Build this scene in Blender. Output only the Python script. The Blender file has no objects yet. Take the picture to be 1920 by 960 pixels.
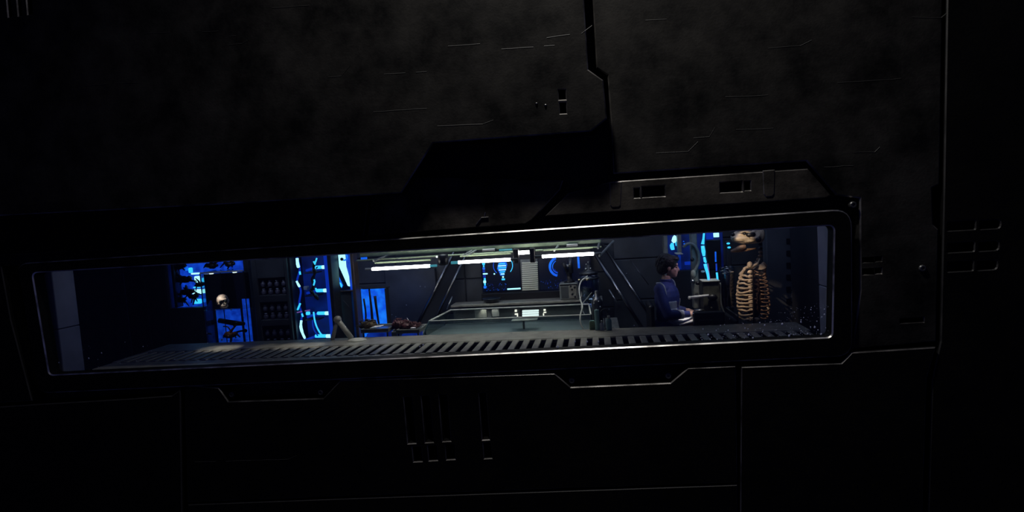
import bpy, bmesh, math, random
from mathutils import Vector, Matrix, noise
from mathutils.geometry import tessellate_polygon

S = bpy.context.scene
C = S.collection
R = random.Random(7)

# ------------------------------------------------------------------ camera
F = 1050.0
CAMZ = 1.80
n_c = Vector((152, -80, F)).normalized()                   # into the wall
x_c = Vector((1, -.056, 0)); x_c.z = -(n_c.x*x_c.x + n_c.y*x_c.y)/n_c.z
x_c.normalize()
d_c = n_c.cross(x_c)                                       # world down
CAM = Vector((0, 0, CAMZ))

def ray(px, py):
    d = Vector((px-960, py-480, F))
    return Vector((d.dot(x_c), d.dot(n_c), -d.dot(d_c)))

def P(px, py, Y):
    """point of the vertical plane y = Y seen at a pixel"""
    r = ray(px, py)
    return CAM + r*(Y/r.y)

cd = bpy.data.cameras.new('camera'); cam = bpy.data.objects.new('camera', cd); C.objects.link(cam)
cd.sensor_width = 36; cd.lens = 36*F/1920; cd.clip_end = 100
def camvec(a): return Vector((x_c[a], n_c[a], -d_c[a]))
m = Matrix.Identity(4)
for i, v in enumerate((camvec(0), -camvec(1), -camvec(2))):
    for k in range(3): m[k][i] = v[k]
m.translation = CAM
cam.matrix_world = m
S.camera = cam

# ------------------------------------------------------------------ world, lights, exposure
w = bpy.data.worlds.new('space'); S.world = w; w.use_nodes = True
w.node_tree.nodes['Background'].inputs[0].default_value = (.20, .24, 1.0, 1)
w.node_tree.nodes['Background'].inputs[1].default_value = .032
S.view_settings.view_transform = 'Standard'; S.view_settings.look = 'None'
S.view_settings.exposure = 0; S.view_settings.gamma = 1

def lamp(name, kind, loc, target, energy, color, **kw):
    l = bpy.data.lights.new(name, kind); l.energy = energy; l.color = color
    for k, v in kw.items(): setattr(l, k, v)
    o = bpy.data.objects.new(name, l); C.objects.link(o); o.location = loc
    o.rotation_euler = (Vector(target)-Vector(loc)).to_track_quat('-Z', 'Y').to_euler()
    return o

lamp('hull_light', 'AREA', (-.5, 3.40, 6.8), (.5, 4.6, 1.9), 110, (1, .97, .92), shape='DISK', size=.30, spread=2.5)
# downlights, spots and added unseen fill lamps, all above the window's upper edge
for px, e in ((402, 26), (428, 46), (500, 12), (545, 30), (585, 40), (640, 16), (700, 15), (780, 14), (860, 17), (940, 15), (1020, 13), (1090, 12)):
    p = P(px, 650, 5.40)
    lamp('ledge_spot', 'SPOT', (p.x, 5.50, 1.95), (p.x, 5.36, .63), e, (1, .94, .80) if px < 650 else (.95, 1, .88), spot_size=.27 if px < 600 else .50, spot_blend=.8, shadow_soft_size=.04)
lamp('room_fill', 'AREA', (-1.2, 6.9, 2.45), (-1.2, 7.0, 0), 8, (.55, .68, 1), shape='RECTANGLE', size=6, size_y=.8)  # added unseen fill that lifts the whole interior
lamp('front_fill', 'AREA', (-1.4, 5.5, 2.5), (-1.4, 7.0, 1.0), 8, (.55, .66, 1), shape='RECTANGLE', size=6.5, size_y=.4, spread=1.3)  # added fill for the front faces of racks and person
lamp('bench_fill', 'AREA', (-1.15, 6.3, 2.2), (-1.15, 6.3, .5), 4, (.9, 1, .94), shape='RECTANGLE', size=1.8, size_y=.2, spread=1.2)  # added fill that brightens the bench and tank interior
p = P(105, 600, 4.9)
lamp('left_jamb_fill', 'AREA', (p.x+.8, 4.95, 1.98), (p.x+.12, 4.93, 1.0), .09, (.60, .66, 1), shape='RECTANGLE', size=.4, size_y=.15, spread=1.3)  # added fill aimed only at the left jamb
p = P(1545, 520, 4.9)
lamp('right_jamb_fill', 'AREA', (p.x-.6, 5.6, 1.95), (p.x, 5.0, 1.0), .45, (.50, .58, 1), shape='RECTANGLE', size=.5, size_y=.3, spread=1.6)  # added fill aimed only at the right jamb
p = P(1320, 540, 6.1)
lamp('desk_fill', 'SPOT', (p.x, 5.72, 2.0), (p.x-.05, 6.1, .90), 24, (1, .93, .80), spot_size=.52, spot_blend=.8, shadow_soft_size=.04)  # added neutral fill for the columns and desk equipment
p = P(1396, 449, 6.12)
lamp('skull_lamp', 'SPOT', (p.x-.30, 5.25, 1.70), p, 30, (1, .78, .52), spot_size=.20, spot_blend=.5, shadow_soft_size=.02)
p = P(1404, 535, 6.12)
lamp('bone_spot', 'SPOT', (p.x-.60, 5.40, 1.72), p, 32, (1, .74, .50), spot_size=.44, spot_blend=.5, shadow_soft_size=.02)
p = P(1286, 592, 5.93)
lamp('hand_fill', 'SPOT', (p.x+.10, 5.55, 1.9), p, 60, (1, .90, .84), spot_size=.17, spot_blend=.6, shadow_soft_size=.03)  # added narrow fill to brighten the hands and paper
p = P(417, 560, 6.10)
lamp('skull_spot', 'SPOT', (p.x-.42, 5.45, 1.70), p, 140, (1, .82, .72), spot_size=.15, spot_blend=.6, shadow_soft_size=.03)
p = P(430, 626, 6.10)
lamp('case_spot', 'SPOT', (p.x+.1, 5.45, 1.70), p, 8, (1, .86, .76), spot_size=.14, spot_blend=.6, shadow_soft_size=.03)
p = P(1268, 510, 6.0)
lamp('face_fill', 'SPOT', (p.x+.55, 5.75, 1.7), (p.x, 6.0, 1.15), 8.0, (.88, .70, 1), spot_size=.42, spot_blend=.8, shadow_soft_size=.08)  # added fill to brighten the face

p = P(1255, 560, 5.9)
lamp('person_fill', 'SPOT', (p.x+.25, 5.30, 1.72), p, 10, (.72, .80, 1), spot_size=.34, spot_blend=.7, shadow_soft_size=.05)  # added fill from the front to bring out the uniform

# ------------------------------------------------------------------ materials
def new_mat(name):
    mt = bpy.data.materials.new(name); mt.use_nodes = True
    nt = mt.node_tree; b = nt.nodes['Principled BSDF']
    return mt, nt, b

def mat(name, col, rough=.5, metal=0, spec=.5, var=.0, scale=8, bump=0, bscale=60, alpha=1):
    mt, nt, b = new_mat(name)
    b.inputs['Base Color'].default_value = (*col, 1); b.inputs['Roughness'].default_value = rough
    b.inputs['Metallic'].default_value = metal; b.inputs['Specular IOR Level'].default_value = spec
    tc = nt.nodes.new('ShaderNodeTexCoord')
    if var:
        nz = nt.nodes.new('ShaderNodeTexNoise'); nz.inputs['Scale'].default_value = scale; nz.inputs['Detail'].default_value = 5
        nt.links.new(tc.outputs['Object'], nz.inputs['Vector'])
        rp = nt.nodes.new('ShaderNodeValToRGB')
        rp.color_ramp.elements[0].position = .3; rp.color_ramp.elements[1].position = .7
        rp.color_ramp.elements[0].color = (*[c*(1-var) for c in col], 1)
        rp.color_ramp.elements[1].color = (*[min(1, c*(1+var)) for c in col], 1)
        nt.links.new(nz.outputs['Fac'], rp.inputs['Fac']); nt.links.new(rp.outputs['Color'], b.inputs['Base Color'])
    if bump:
        n2 = nt.nodes.new('ShaderNodeTexNoise'); n2.inputs['Scale'].default_value = bscale; n2.inputs['Detail'].default_value = 4
        nt.links.new(tc.outputs['Object'], n2.inputs['Vector'])
        bp = nt.nodes.new('ShaderNodeBump'); bp.inputs['Strength'].default_value = bump; bp.inputs['Distance'].default_value = .01
        nt.links.new(n2.outputs['Fac'], bp.inputs['Height']); nt.links.new(bp.outputs['Normal'], b.inputs['Normal'])
    return mt

def emit(name, col, strength):
    mt, nt, b = new_mat(name)
    b.inputs['Base Color'].default_value = (*[c*.1 for c in col], 1)
    b.inputs['Emission Color'].default_value = (*col, 1); b.inputs['Emission Strength'].default_value = strength
    b.inputs['Roughness'].default_value = .3
    return mt

def emit_noise(name, c0, c1, strength, scale, p0=.35, p1=.65, stretch=(1, 1, 1)):
    """a glowing panel whose picture varies (a backlit, mottled sheet)"""
    mt, nt, b = new_mat(name)
    b.inputs['Base Color'].default_value = (.005, .01, .03, 1)
    tc = nt.nodes.new('ShaderNodeTexCoord'); mp = nt.nodes.new('ShaderNodeMapping'); mp.inputs['Scale'].default_value = stretch
    nz = nt.nodes.new('ShaderNodeTexNoise'); nz.inputs['Scale'].default_value = scale; nz.inputs['Detail'].default_value = 4
    rp = nt.nodes.new('ShaderNodeValToRGB')
    rp.color_ramp.elements[0].position = p0; rp.color_ramp.elements[0].color = (*c0, 1)
    rp.color_ramp.elements[1].position = p1; rp.color_ramp.elements[1].color = (*c1, 1)
    nt.links.new(tc.outputs['Object'], mp.inputs[0]); nt.links.new(mp.outputs[0], nz.inputs['Vector'])
    nt.links.new(nz.outputs['Fac'], rp.inputs['Fac']); nt.links.new(rp.outputs['Color'], b.inputs['Emission Color'])
    b.inputs['Emission Strength'].default_value = strength
    return mt

def hull_mat(name, c0, c1, rough=.62):
    mt, nt, b = new_mat(name)
    L = nt.links.new
    tc = nt.nodes.new('ShaderNodeTexCoord')
    nz = nt.nodes.new('ShaderNodeTexNoise'); nz.inputs['Scale'].default_value = 3.0; nz.inputs['Detail'].default_value = 12; nz.inputs['Roughness'].default_value = .65
    L(tc.outputs['Object'], nz.inputs['Vector'])
    rp = nt.nodes.new('ShaderNodeValToRGB'); rp.color_ramp.elements[0].position = .34; rp.color_ramp.elements[1].position = .70
    rp.color_ramp.elements[0].color = (*c0, 1); rp.color_ramp.elements[1].color = (*c1, 1)
    L(nz.outputs['Fac'], rp.inputs['Fac'])
    # long fine horizontal scratches and rust streaks
    mp = nt.nodes.new('ShaderNodeMapping'); mp.inputs['Scale'].default_value = (.5, 1, 3.2)
    L(tc.outputs['Object'], mp.inputs[0])
    sc = nt.nodes.new('ShaderNodeTexNoise'); sc.inputs['Scale'].default_value = 5; sc.inputs['Detail'].default_value = 6
    L(mp.outputs[0], sc.inputs['Vector'])
    bp = nt.nodes.new('ShaderNodeBump'); bp.inputs['Strength'].default_value = .22; bp.inputs['Distance'].default_value = .006
    fine = nt.nodes.new('ShaderNodeTexNoise'); fine.inputs['Scale'].default_value = 55; fine.inputs['Detail'].default_value = 4
    L(tc.outputs['Object'], fine.inputs['Vector'])
    ad = nt.nodes.new('ShaderNodeMath'); ad.operation = 'ADD'
    L(sc.outputs['Fac'], ad.inputs[0]); L(fine.outputs['Fac'], ad.inputs[1])
    L(ad.outputs[0], bp.inputs['Height']); L(bp.outputs['Normal'], b.inputs['Normal'])
    L(rp.outputs['Color'], b.inputs['Base Color'])
    b.inputs['Roughness'].default_value = rough; b.inputs['Specular IOR Level'].default_value = .06
    return mt

def edge_mat(name, metal, base, rough):
    """patchy bare-metal edge, its light colour put in to strengthen chamfer highlights"""
    mt, nt, b = new_mat(name); L = nt.links.new
    tc = nt.nodes.new('ShaderNodeTexCoord'); nz = nt.nodes.new('ShaderNodeTexNoise')
    nz.inputs['Scale'].default_value = 6; nz.inputs['Detail'].default_value = 6
    L(tc.outputs['Object'], nz.inputs['Vector'])
    rp = nt.nodes.new('ShaderNodeValToRGB'); rp.color_ramp.elements[0].position = .35; rp.color_ramp.elements[1].position = .62
    rp.color_ramp.elements[0].color = (*[c*.22 for c in base], 1); rp.color_ramp.elements[1].color = (*base, 1)
    L(nz.outputs['Fac'], rp.inputs['Fac']); L(rp.outputs['Color'], b.inputs['Base Color'])
    b.inputs['Metallic'].default_value = metal; b.inputs['Roughness'].default_value = rough
    return mt

def glass_mat(name, tint=(1, 1, 1), refl=.06, rough=.02):
    mt, nt, b = new_mat(name); nt.nodes.remove(b); L = nt.links.new
    out = nt.nodes['Material Output']
    tr = nt.nodes.new('ShaderNodeBsdfTransparent'); tr.inputs[0].default_value = (*tint, 1)
    gl = nt.nodes.new('ShaderNodeBsdfGlossy'); gl.inputs['Roughness'].default_value = rough
    lw = nt.nodes.new('ShaderNodeLayerWeight'); lw.inputs[0].default_value = .5      # facing = 1 - cos, the same from both sides of the sheet
    pw = nt.nodes.new('ShaderNodeMath'); pw.operation = 'POWER'; pw.inputs[1].default_value = 5
    ml = nt.nodes.new('ShaderNodeMath'); ml.operation = 'MULTIPLY_ADD'; ml.inputs[1].default_value = .9; ml.inputs[2].default_value = refl
    mx = nt.nodes.new('ShaderNodeMixShader')
    L(lw.outputs['Facing'], pw.inputs[0]); L(pw.outputs[0], ml.inputs[0]); L(ml.outputs[0], mx.inputs[0])
    L(tr.outputs[0], mx.inputs[1]); L(gl.outputs[0], mx.inputs[2]); L(mx.outputs[0], out.inputs[0])
    return mt

M = {}
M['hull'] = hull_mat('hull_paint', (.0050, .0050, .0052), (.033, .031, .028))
M['hull_worn_lit'] = hull_mat('hull_paint_lit_brown', (.012, .011, .010), (.078, .070, .060))  # worn brown paint, lightened to stand in for light on these plates
M['hull_shaded'] = hull_mat('hull_paint_shaded', (.0030, .0030, .0035), (.0065, .0062, .0060), .7)  # same hull darkened in colour where the light falls off
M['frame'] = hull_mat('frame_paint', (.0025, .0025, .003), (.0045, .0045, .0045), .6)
M['edge'] = edge_mat('worn_highlight_edge', .95, (.36, .34, .32), .42)  # edge colour lightened to stand in for stronger highlights
M['edge2'] = edge_mat('dull_highlight_edge', .9, (.20, .19, .18), .5)
M['rim'] = edge_mat('bare_metal_highlight_rim', 1.0, (1, .97, .92), .36)
M['back'] = mat('recess_black', (.006, .006, .007), .8)
M['weld2'] = mat('far_edge_grey', (.030, .029, .028), .55, .4, var=.5)
M['weld'] = mat('weld_grey', (.022, .021, .02), .6, .2, var=.4)
M['blue_dark'] = emit_noise('deep_blue_backlight', (.0005, .002, .03), (.001, .008, .10), 1.0, 6)
M['bolt'] = mat('bolt_steel', (.10, .10, .10), .45, .8, var=.3)
M['panel'] = mat('room_panel', (.055, .062, .066), .42, .1, var=.25, scale=5, bump=.15)
M['panel_blue'] = mat('room_panel_blue', (.085, .095, .115), .5, var=.2, scale=4, bump=.1)
M['panel_dark'] = mat('room_panel_dark', (.022, .025, .03), .45, .1, var=.3, scale=6)
M['jamb'] = mat('jamb_panel', (.20, .21, .26), .55, var=.15, scale=6)
M['floor'] = mat('deck_plate', (.03, .03, .035), .4, .3, var=.3)
M['ledge'] = mat('ledge_enamel', (.25, .24, .205), .5, .1, var=.25, scale=12, bump=.08)
M['bench'] = mat('bench_top', (.12, .128, .118), .75, 0, spec=.2, var=.3, scale=20)
M['steel'] = mat('brushed_steel', (.42, .43, .42), .28, 1, var=.15, scale=30)
M['steel_dark'] = mat('dark_steel', (.09, .095, .10), .32, .9, var=.25)
M['rail'] = mat('rail_steel', (.28, .28, .28), .25, 1, var=.3, scale=4)
M['black'] = mat('black_plastic', (.006, .006, .008), .4)
M['white'] = mat('white_plastic', (.48, .49, .44), .45, var=.12, scale=20)
M['green'] = mat('pale_green_metal', (.20, .26, .16), .4, .2, var=.2)
M['teal'] = mat('pale_teal_plastic', (.26, .46, .44), .4, var=.15)
M['paper'] = mat('white_paper', (.8, .8, .82), .7)
M['grey'] = mat('instrument_grey', (.20, .215, .20), .5, var=.2, scale=15)
M['brown'] = mat('cabinet_brown_trim', (.075, .055, .045), .45, var=.25)
M['bone'] = mat('bone', (.60, .48, .35), .5, var=.35, scale=14, bump=.4, bscale=40)
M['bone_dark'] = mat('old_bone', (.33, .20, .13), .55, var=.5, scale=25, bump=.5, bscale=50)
M['skull'] = mat('pinkish_bone', (.55, .36, .30), .5, var=.4, scale=18, bump=.4, bscale=40)
M['flesh'] = mat('red_tissue', (.10, .026, .028), .45, var=.6, scale=30, bump=.8, bscale=45)
M['hide'] = mat('brown_hide', (.11, .075, .030), .5, var=.5, scale=25, bump=.8, bscale=40)
M['creature'] = mat('dark_specimen', (.012, .010, .012), .35, var=.5, scale=20, bump=.6)
M['creature_red'] = mat('reddish_specimen', (.16, .055, .035), .35, var=.6, scale=25, bump=.6)
M['core'] = mat('dark_filler', (.035, .020, .016), .6, var=.6, scale=25, bump=.6)
M['web'] = mat('dull_dark_web', (.014, .016, .020), .8, spec=.2)
M['olive'] = mat('smoky_olive_plastic', (.085, .085, .065), .4, var=.5, scale=12)
M['skin'] = mat('skin', (.55, .34, .28), .5, var=.06, scale=20)
M['navy'] = mat('navy_uniform', (.018, .030, .16), .7, var=.15, scale=40)
M['silver'] = mat('silver_grey_cloth', (.30, .33, .42), .45, var=.15, scale=40)
M['hair'] = mat('black_hair', (.010, .008, .008), .4, bump=.7, bscale=90)
M['lip'] = mat('lips', (.36, .15, .14), .5)
M['eye'] = mat('eye', (.03, .025, .02), .2)
M['jar'] = mat('dim_jar_glass', (.13, .125, .175), .3, var=.25, scale=25)
M['gold'] = mat('brass_clamp', (.6, .5, .28), .3, 1)
M['glass'] = glass_mat('window_glass', (.97, .98, 1), .035)
M['tankglass'] = glass_mat('tank_glass', (.86, .93, .92), .05, .03)
M['tankglass_dull'] = glass_mat('scratched_tank_glass', (.86, .93, .92), .012, .5)
M['jarglass'] = glass_mat('jar_glass', (.72, .80, .90), .12, .03)
M['dust'] = mat('dust', (.40, .44, .66), .9)
M['tube'] = emit('tube_light', (1, .95, .90), 20)
M['cap_cyan'] = emit('cyan_tube_end', (.08, .45, .55), .5)
M['louvre'] = mat('louvre_cream', (.85, .86, .68), .6)
M['lampwarm'] = emit('warm_niche_lamp', (1, .86, .72), 1.6)
M['lampwhite'] = emit('white_niche_lamp', (.95, 1, .95), 1.3)
M['blue'] = emit_noise('blue_backlight', (.002, .025, .34), (.006, .065, .62), 1.0, 12)
M['blue_dim'] = emit_noise('dim_blue_backlight', (.001, .006, .09), (.003, .03, .30), 1.0, 6)
M['blue_bright'] = emit_noise('bright_blue_backlight', (.003, .08, .75), (.01, .22, 1.0), 1.0, 10)
M['cyan'] = emit('cyan_glow', (.04, .55, 1), 1.4)
M['ice'] = emit('ice_white_glow', (.40, .92, 1), 1.5)
M['deep'] = emit('deep_blue_glow', (.003, .03, .42), .8)
M['screen'] = emit('dark_screen', (.002, .006, .03), .25)
M['violet'] = emit('violet_glow', (.25, .12, .5), .6)

# ------------------------------------------------------------------ mesh helpers
class MB:
    def __init__(s): s.v = []; s.f = []; s.mi = []
    def add(s, vs, fs, mi=0):
        o = len(s.v); s.v += [tuple(v) for v in vs]; s.f += [tuple(i+o for i in f) for f in fs]; s.mi += [mi]*len(fs); return s
    def box(s, x0, y0, z0, x1, y1, z1, b=None, mi=0):
        if x0 > x1: x0, x1 = x1, x0
        if y0 > y1: y0, y1 = y1, y0
        if z0 > z1: z0, z1 = z1, z0
        if b is None: b = min(.006, .18*min(x1-x0, y1-y0, z1-z0))
        # chamfered box: 24 vertices
        vs = []; idx = {}
        for i, x in enumerate((x0, x1)):
            for j, y in enumerate((y0, y1)):
                for k, z in enumerate((z0, z1)):
                    sx, sy, sz = (1, -1)[i], (1, -1)[j], (1, -1)[k]
                    for a in range(3):
                        p = [x+sx*b, y+sy*b, z+sz*b]; p[a] = (x, y, z)[a]
                        idx[i, j, k, a] = len(vs); vs.append(p)
        fs = []
        for a in range(3):
            u, v_ = [q for q in range(3) if q != a]
            for e in (0, 1):
                q = []
                for (p1, p2) in ((0, 0), (1, 0), (1, 1), (0, 1)):
                    c = [0]*3; c[a] = e; c[u] = p1; c[v_] = p2; q.append(idx[(*c, a)])
                fs.append(q)
            for p1 in (0, 1):
                for p2 in (0, 1):
                    c0 = [0]*3; c0[u] = p1; c0[v_] = p2; c1 = list(c0); c1[a] = 1
                    fs.append([idx[(*c0, u)], idx[(*c1, u)], idx[(*c1, v_)], idx[(*c0, v_)]])
        for i in (0, 1):
            for j in (0, 1):
                for k in (0, 1): fs.append([idx[i, j, k, a] for a in range(3)])
        return s.add(vs, fs, mi)
    def tube(s, pts, r, n=8, mi=0, cap=True):
        pts = [Vector(p) for p in pts]
        rs = r if isinstance(r, (list, tuple)) else [r]*len(pts)
        vs = []; up = None
        for i, p in enumerate(pts):
            t = (pts[min(i+1, len(pts)-1)]-pts[max(i-1, 0)])
            if t.length < 1e-9: t = Vector((0, 0, 1))
            t.normalize()
            if up is None: up = t.orthogonal().normalized()
            up = (up - t*up.dot(t))
            if up.length < 1e-6: up = t.orthogonal()
            up.normalize(); sd = t.cross(up)
            for k in range(n):
                a = 2*math.pi*k/n; vs.append(p + (up*math.cos(a)+sd*math.sin(a))*rs[i])
        fs = [[i*n+k, i*n+(k+1) % n, (i+1)*n+(k+1) % n, (i+1)*n+k] for i in range(len(pts)-1) for k in range(n)]
        if cap: fs += [list(range(n))[::-1], [(len(pts)-1)*n+k for k in range(n)]]
        return s.add(vs, fs, mi)
    def lathe(s, prof, c, n=20, mi=0):
        """profile [(r, z)] round a vertical axis at c"""
        c = Vector(c); vs = []
        for r, z in prof:
            for k in range(n):
                a = 2*math.pi*k/n; vs.append(c+Vector((r*math.cos(a), r*math.sin(a), z)))
        fs = [[i*n+k, i*n+(k+1) % n, (i+1)*n+(k+1) % n, (i+1)*n+k] for i in range(len(prof)-1) for k in range(n)]
        fs += [list(range(n))[::-1], [(len(prof)-1)*n+k for k in range(n)]]
        return s.add(vs, fs, mi)
    def ell(s, c, r, rot=None, nu=14, nv=9, wob=0, wf=9, mi=0):
        c = Vector(c); vs = []
        if not isinstance(r, (tuple, list)): r = (r, r, r)
        for j in range(nv+1):
            th = math.pi*j/nv
            for i in range(nu):
                ph = 2*math.pi*i/nu
                p = Vector((math.sin(th)*math.cos(ph), math.sin(th)*math.sin(ph), math.cos(th)))
                q = Vector((p.x*r[0], p.y*r[1], p.z*r[2]))
                if wob: q *= 1+wob*noise.noise((c+q)*wf)
                if rot is not None: q = rot @ q
                vs.append(c+q)
        fs = []
        for j in range(nv):
            for i in range(nu): fs.append([j*nu+i, (j+1)*nu+i, (j+1)*nu+(i+1) % nu, j*nu+(i+1) % nu])
        return s.add(vs, fs, mi)
    def prism(s, poly, y0, y1, mi=0):
        """poly in (x, z), extruded along y"""
        n = len(poly)
        vs = [(x, y0, z) for x, z in poly]+[(x, y1, z) for x, z in poly]
        fs = [list(range(n)), list(range(2*n-1, n-1, -1))]+[[i, n+i, n+(i+1) % n, (i+1) % n] for i in range(n)]
        return s.add(vs, fs, mi)
    def build(s, name, mt, parent=None, smooth=False):
        me = bpy.data.meshes.new(name); me.from_pydata(s.v, [], s.f)
        mts = mt if isinstance(mt, (list, tuple)) else [mt]
        for q in mts: me.materials.append(M[q] if isinstance(q, str) else q)
        if len(mts) > 1: me.polygons.foreach_set('material_index', s.mi)
        bm = bmesh.new(); bm.from_mesh(me); bmesh.ops.remove_doubles(bm, verts=bm.verts, dist=1e-6)
        bmesh.ops.recalc_face_normals(bm, faces=bm.faces); bm.to_mesh(me); bm.free()
        if smooth: me.polygons.foreach_set('use_smooth', [True]*len(me.polygons))
        o = bpy.data.objects.new(name, me); C.objects.link(o)
        if parent is not None: o.parent = parent; o.matrix_parent_inverse = inv(parent)
        return o

def world_loc(o):
    v = Vector(o.location)
    while o.parent is not None: o = o.parent; break
    return v
def inv(parent):
    # things sit at their base point without rotation; parts are modelled in world coordinates
    base = Vector((0, 0, 0)); q = parent
    if q.parent is None: base = Vector(q.location)
    else: base = Vector((0, 0, 0))
    return Matrix.Translation(-base)

def tag(o, label, cat, group=None, kind=None):
    o['label'] = label; o['category'] = cat
    if group: o['group'] = group
    if kind: o['kind'] = kind
    return o
def empty(name, loc, label, cat, group=None, kind=None):
    o = bpy.data.objects.new(name, None); C.objects.link(o); o.location = loc; o.empty_display_size = .05
    return tag(o, label, cat, group, kind)
def lab(o, t): o['label'] = t; return o

def ext(x0, y0, x1, y1, Y):
    """world x and z extent of a pixel rectangle on plane Y"""
    xm, ym = (x0+x1)/2, (y0+y1)/2
    return P(x0, ym, Y).x, P(xm, y1, Y).z, P(x1, ym, Y).x, P(xm, y0, Y).z
def pbox(mb, x0, y0, x1, y1, Y, dep, b=None, mi=0):
    a, z0, c, z1 = ext(x0, y0, x1, y1, Y)
    return mb.box(a, Y, z0, c, Y+dep, z1, b, mi)
def path(pts, Y=None): return [P(p[0], p[1], p[2] if len(p) > 2 else Y) for p in pts]
def spline(pts, k=6):
    pts = [Vector(p) for p in pts]; out = []
    for i in range(len(pts)-1):
        p0, p1, p2, p3 = pts[max(i-1, 0)], pts[i], pts[i+1], pts[min(i+2, len(pts)-1)]
        for j in range(k):
            t = j/k
            out.append(.5*((2*p1)+(p2-p0)*t+(2*p0-5*p1+4*p2-p3)*t*t+(3*p1-p0-3*p2+p3)*t**3))
    return out+[pts[-1]]

def rounded(poly, radii, k=6):
    out = []; n = len(poly)
    for i, p in enumerate(poly):
        r = radii[i] if isinstance(radii, (list, tuple)) else radii
        p = Vector(p); a = Vector(poly[i-1])-p; b = Vector(poly[(i+1) % n])-p
        if r <= 0: out.append(tuple(p)); continue
        r = min(r, a.length*.45, b.length*.45); a = p+a.normalized()*r; b = p+b.normalized()*r
        for j in range(k+1):
            t = j/k; q = a*(1-t)**2+p*2*t*(1-t)+b*t*t; out.append((q.x, q.y))
    return out

def area2(p): return sum(p[i][0]*p[(i+1) % len(p)][1]-p[(i+1) % len(p)][0]*p[i][1] for i in range(len(p)))
def offset(poly, d):
    """move every edge of a counter-clockwise polygon inwards by d"""
    out = []; n = len(poly)
    for i in range(n):
        a, b, c = Vector(poly[i-1]), Vector(poly[i]), Vector(poly[(i+1) % n])
        e1 = (b-a).normalized(); e2 = (c-b).normalized()
        n1 = Vector((-e1.y, e1.x)); n2 = Vector((-e2.y, e2.x))
        k = max(.35, 1+n1.dot(n2)); q = b+(n1+n2)*(d/k)
        out.append((q.x, q.y))
    return out

def plate_xz(name, outer, holes, yf, yb, ch, mats, parent=None, chh=None):
    """flat plate in the x-z plane with chamfered rim and real openings"""
    mb = MB(); loops = []
    if area2(outer) < 0: outer = outer[::-1]
    chh = ch if chh is None else chh
    def emitloop(poly, fr):
        n = len(poly)
        vs = [(x, yf, z) for x, z in fr]+[(x, yf+abs(ch if fr is not None else 0), z) for x, z in poly]+[(x, yb, z) for x, z in poly]
        fs1 = [[i, (i+1) % n, n+(i+1) % n, n+i] for i in range(n)]
        fs2 = [[n+i, n+(i+1) % n, 2*n+(i+1) % n, 2*n+i] for i in range(n)]
        mb.add(vs, fs1, 1); mb.add(vs, fs2, 0)
    fo = offset(outer, ch); emitloop(outer, fo); front = [fo]
    for h in holes:
        if area2(h) < 0: h = h[::-1]
        fh = offset(h, -chh); emitloop(h, fh); front.append(fh)
    flat = [p for l in front for p in l]
    tris = tessellate_polygon([[Vector((x, z, 0)) for x, z in l] for l in front])
    mb.add([(x, yf, z) for x, z in flat], [list(t) for t in tris], 0)
    o = mb.build(name, mats, parent)
    return o
def pxz(poly, Y): return [(P(x, y, Y).x, P(x, y, Y).z) for x, y in poly]
def slot(x0, y0, x1, y1, lean=None, slope=-.056):
    """pixel parallelogram of a slot whose sides follow the wall's verticals"""
    def lx(x, y): return x
    if lean is None: lean = (x0+x1)/2*-.000085+.145
    h = y1-y0; wd = x1-x0
    return [(x0, y0), (x1, y0+slope*wd), (x1+lean*h, y1+slope*wd), (x0+lean*h, y1)]

# ------------------------------------------------------------------ the hull outside
YB = 4.60
hull = empty('wall_front', (0, YB, 0), 'dark riveted outer hull wall round the long window', 'wall', kind='structure')
mbk = MB()
# backing sheet with the window hole
outer_px = [(-420, -320), (2300, -320), (2300, 1280), (-420, 1280)]
frame_out = rounded([(30, 494), (1598, 391), (1599, 668), (72, 738)], [22, 36, 30, 20])
frame_in = rounded([(60, 512), (1564, 423), (1560, 632), (92, 703)], [10, 12, 10, 8])
o = plate_xz('hull_backing', pxz(outer_px, YB+.10), [pxz(rounded([(46, 503), (1579, 409), (1577, 648), (84, 719)], 4), YB+.10)], YB+.10, YB+.16, .001, ['back', 'back'], hull)

def plate(poly, holes=(), yf=YB, ch=.010, m_='hull', name='hull_panel', yb=None, em='edge', rad=0):
    po = pxz(poly, yf)
    if m_ == 'hull_shaded' and em == 'edge': em = 'weld'
    return plate_xz(name, po, [pxz(h, yf) for h in holes], yf, YB+.10 if yb is None else yb, ch, [m_, em], hull, min(ch, .007))

UP = YB-.15
# great upper-left plate, standing proud
plate([(-400, -300), (1083, -300), (1095, 0), (1103, 130), (1131, 150), (1138, 222), (1108, 246), (812, 268), (752, 362), (400, 384), (-400, 425)],
      [slot(7, -60, 14, 32, .09), slot(26, -60, 33, 30, .09), slot(44, -60, 53, 27, .09),
       slot(1047, 168, 1060, 187, .05), slot(1049, 192, 1061, 213, .05)], UP, .009)
# upper middle plate right of the seam
plate([(1109, -300), (1790, -300), (1768, 0), (1762, 345), (1748, 352), (1750, 420), (1760, 430), (1756, 640),
       (1598, 655), (1613, 545), (1612, 372), (1568, 366), (1512, 302), (1150, 326), (1145, 222), (1139, 141), (1118, 127), (1111, 0)],
      [slot(1618, 484, 1638, 492, .0), slot(1641, 482, 1653, 490, .0), slot(1618, 505, 1638, 515, .0), slot(1641, 503, 1653, 513, .0),
       slot(1688, 598, 1732, 606, 0)], YB-.022, .010)
# plate over the window, right
plate([(1066, 362), (1140, 342), (1150, 340), (1515, 316), (1558, 366), (1550, 371), (1022, 405)],
      [slot(1189, 353, 1199, 371, .04), slot(1204, 350, 1246, 370, .04), slot(1350, 342, 1391, 361, .04), slot(1396, 340, 1407, 357, .04)], YB-.012, .008, 'hull_worn_lit')
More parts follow.
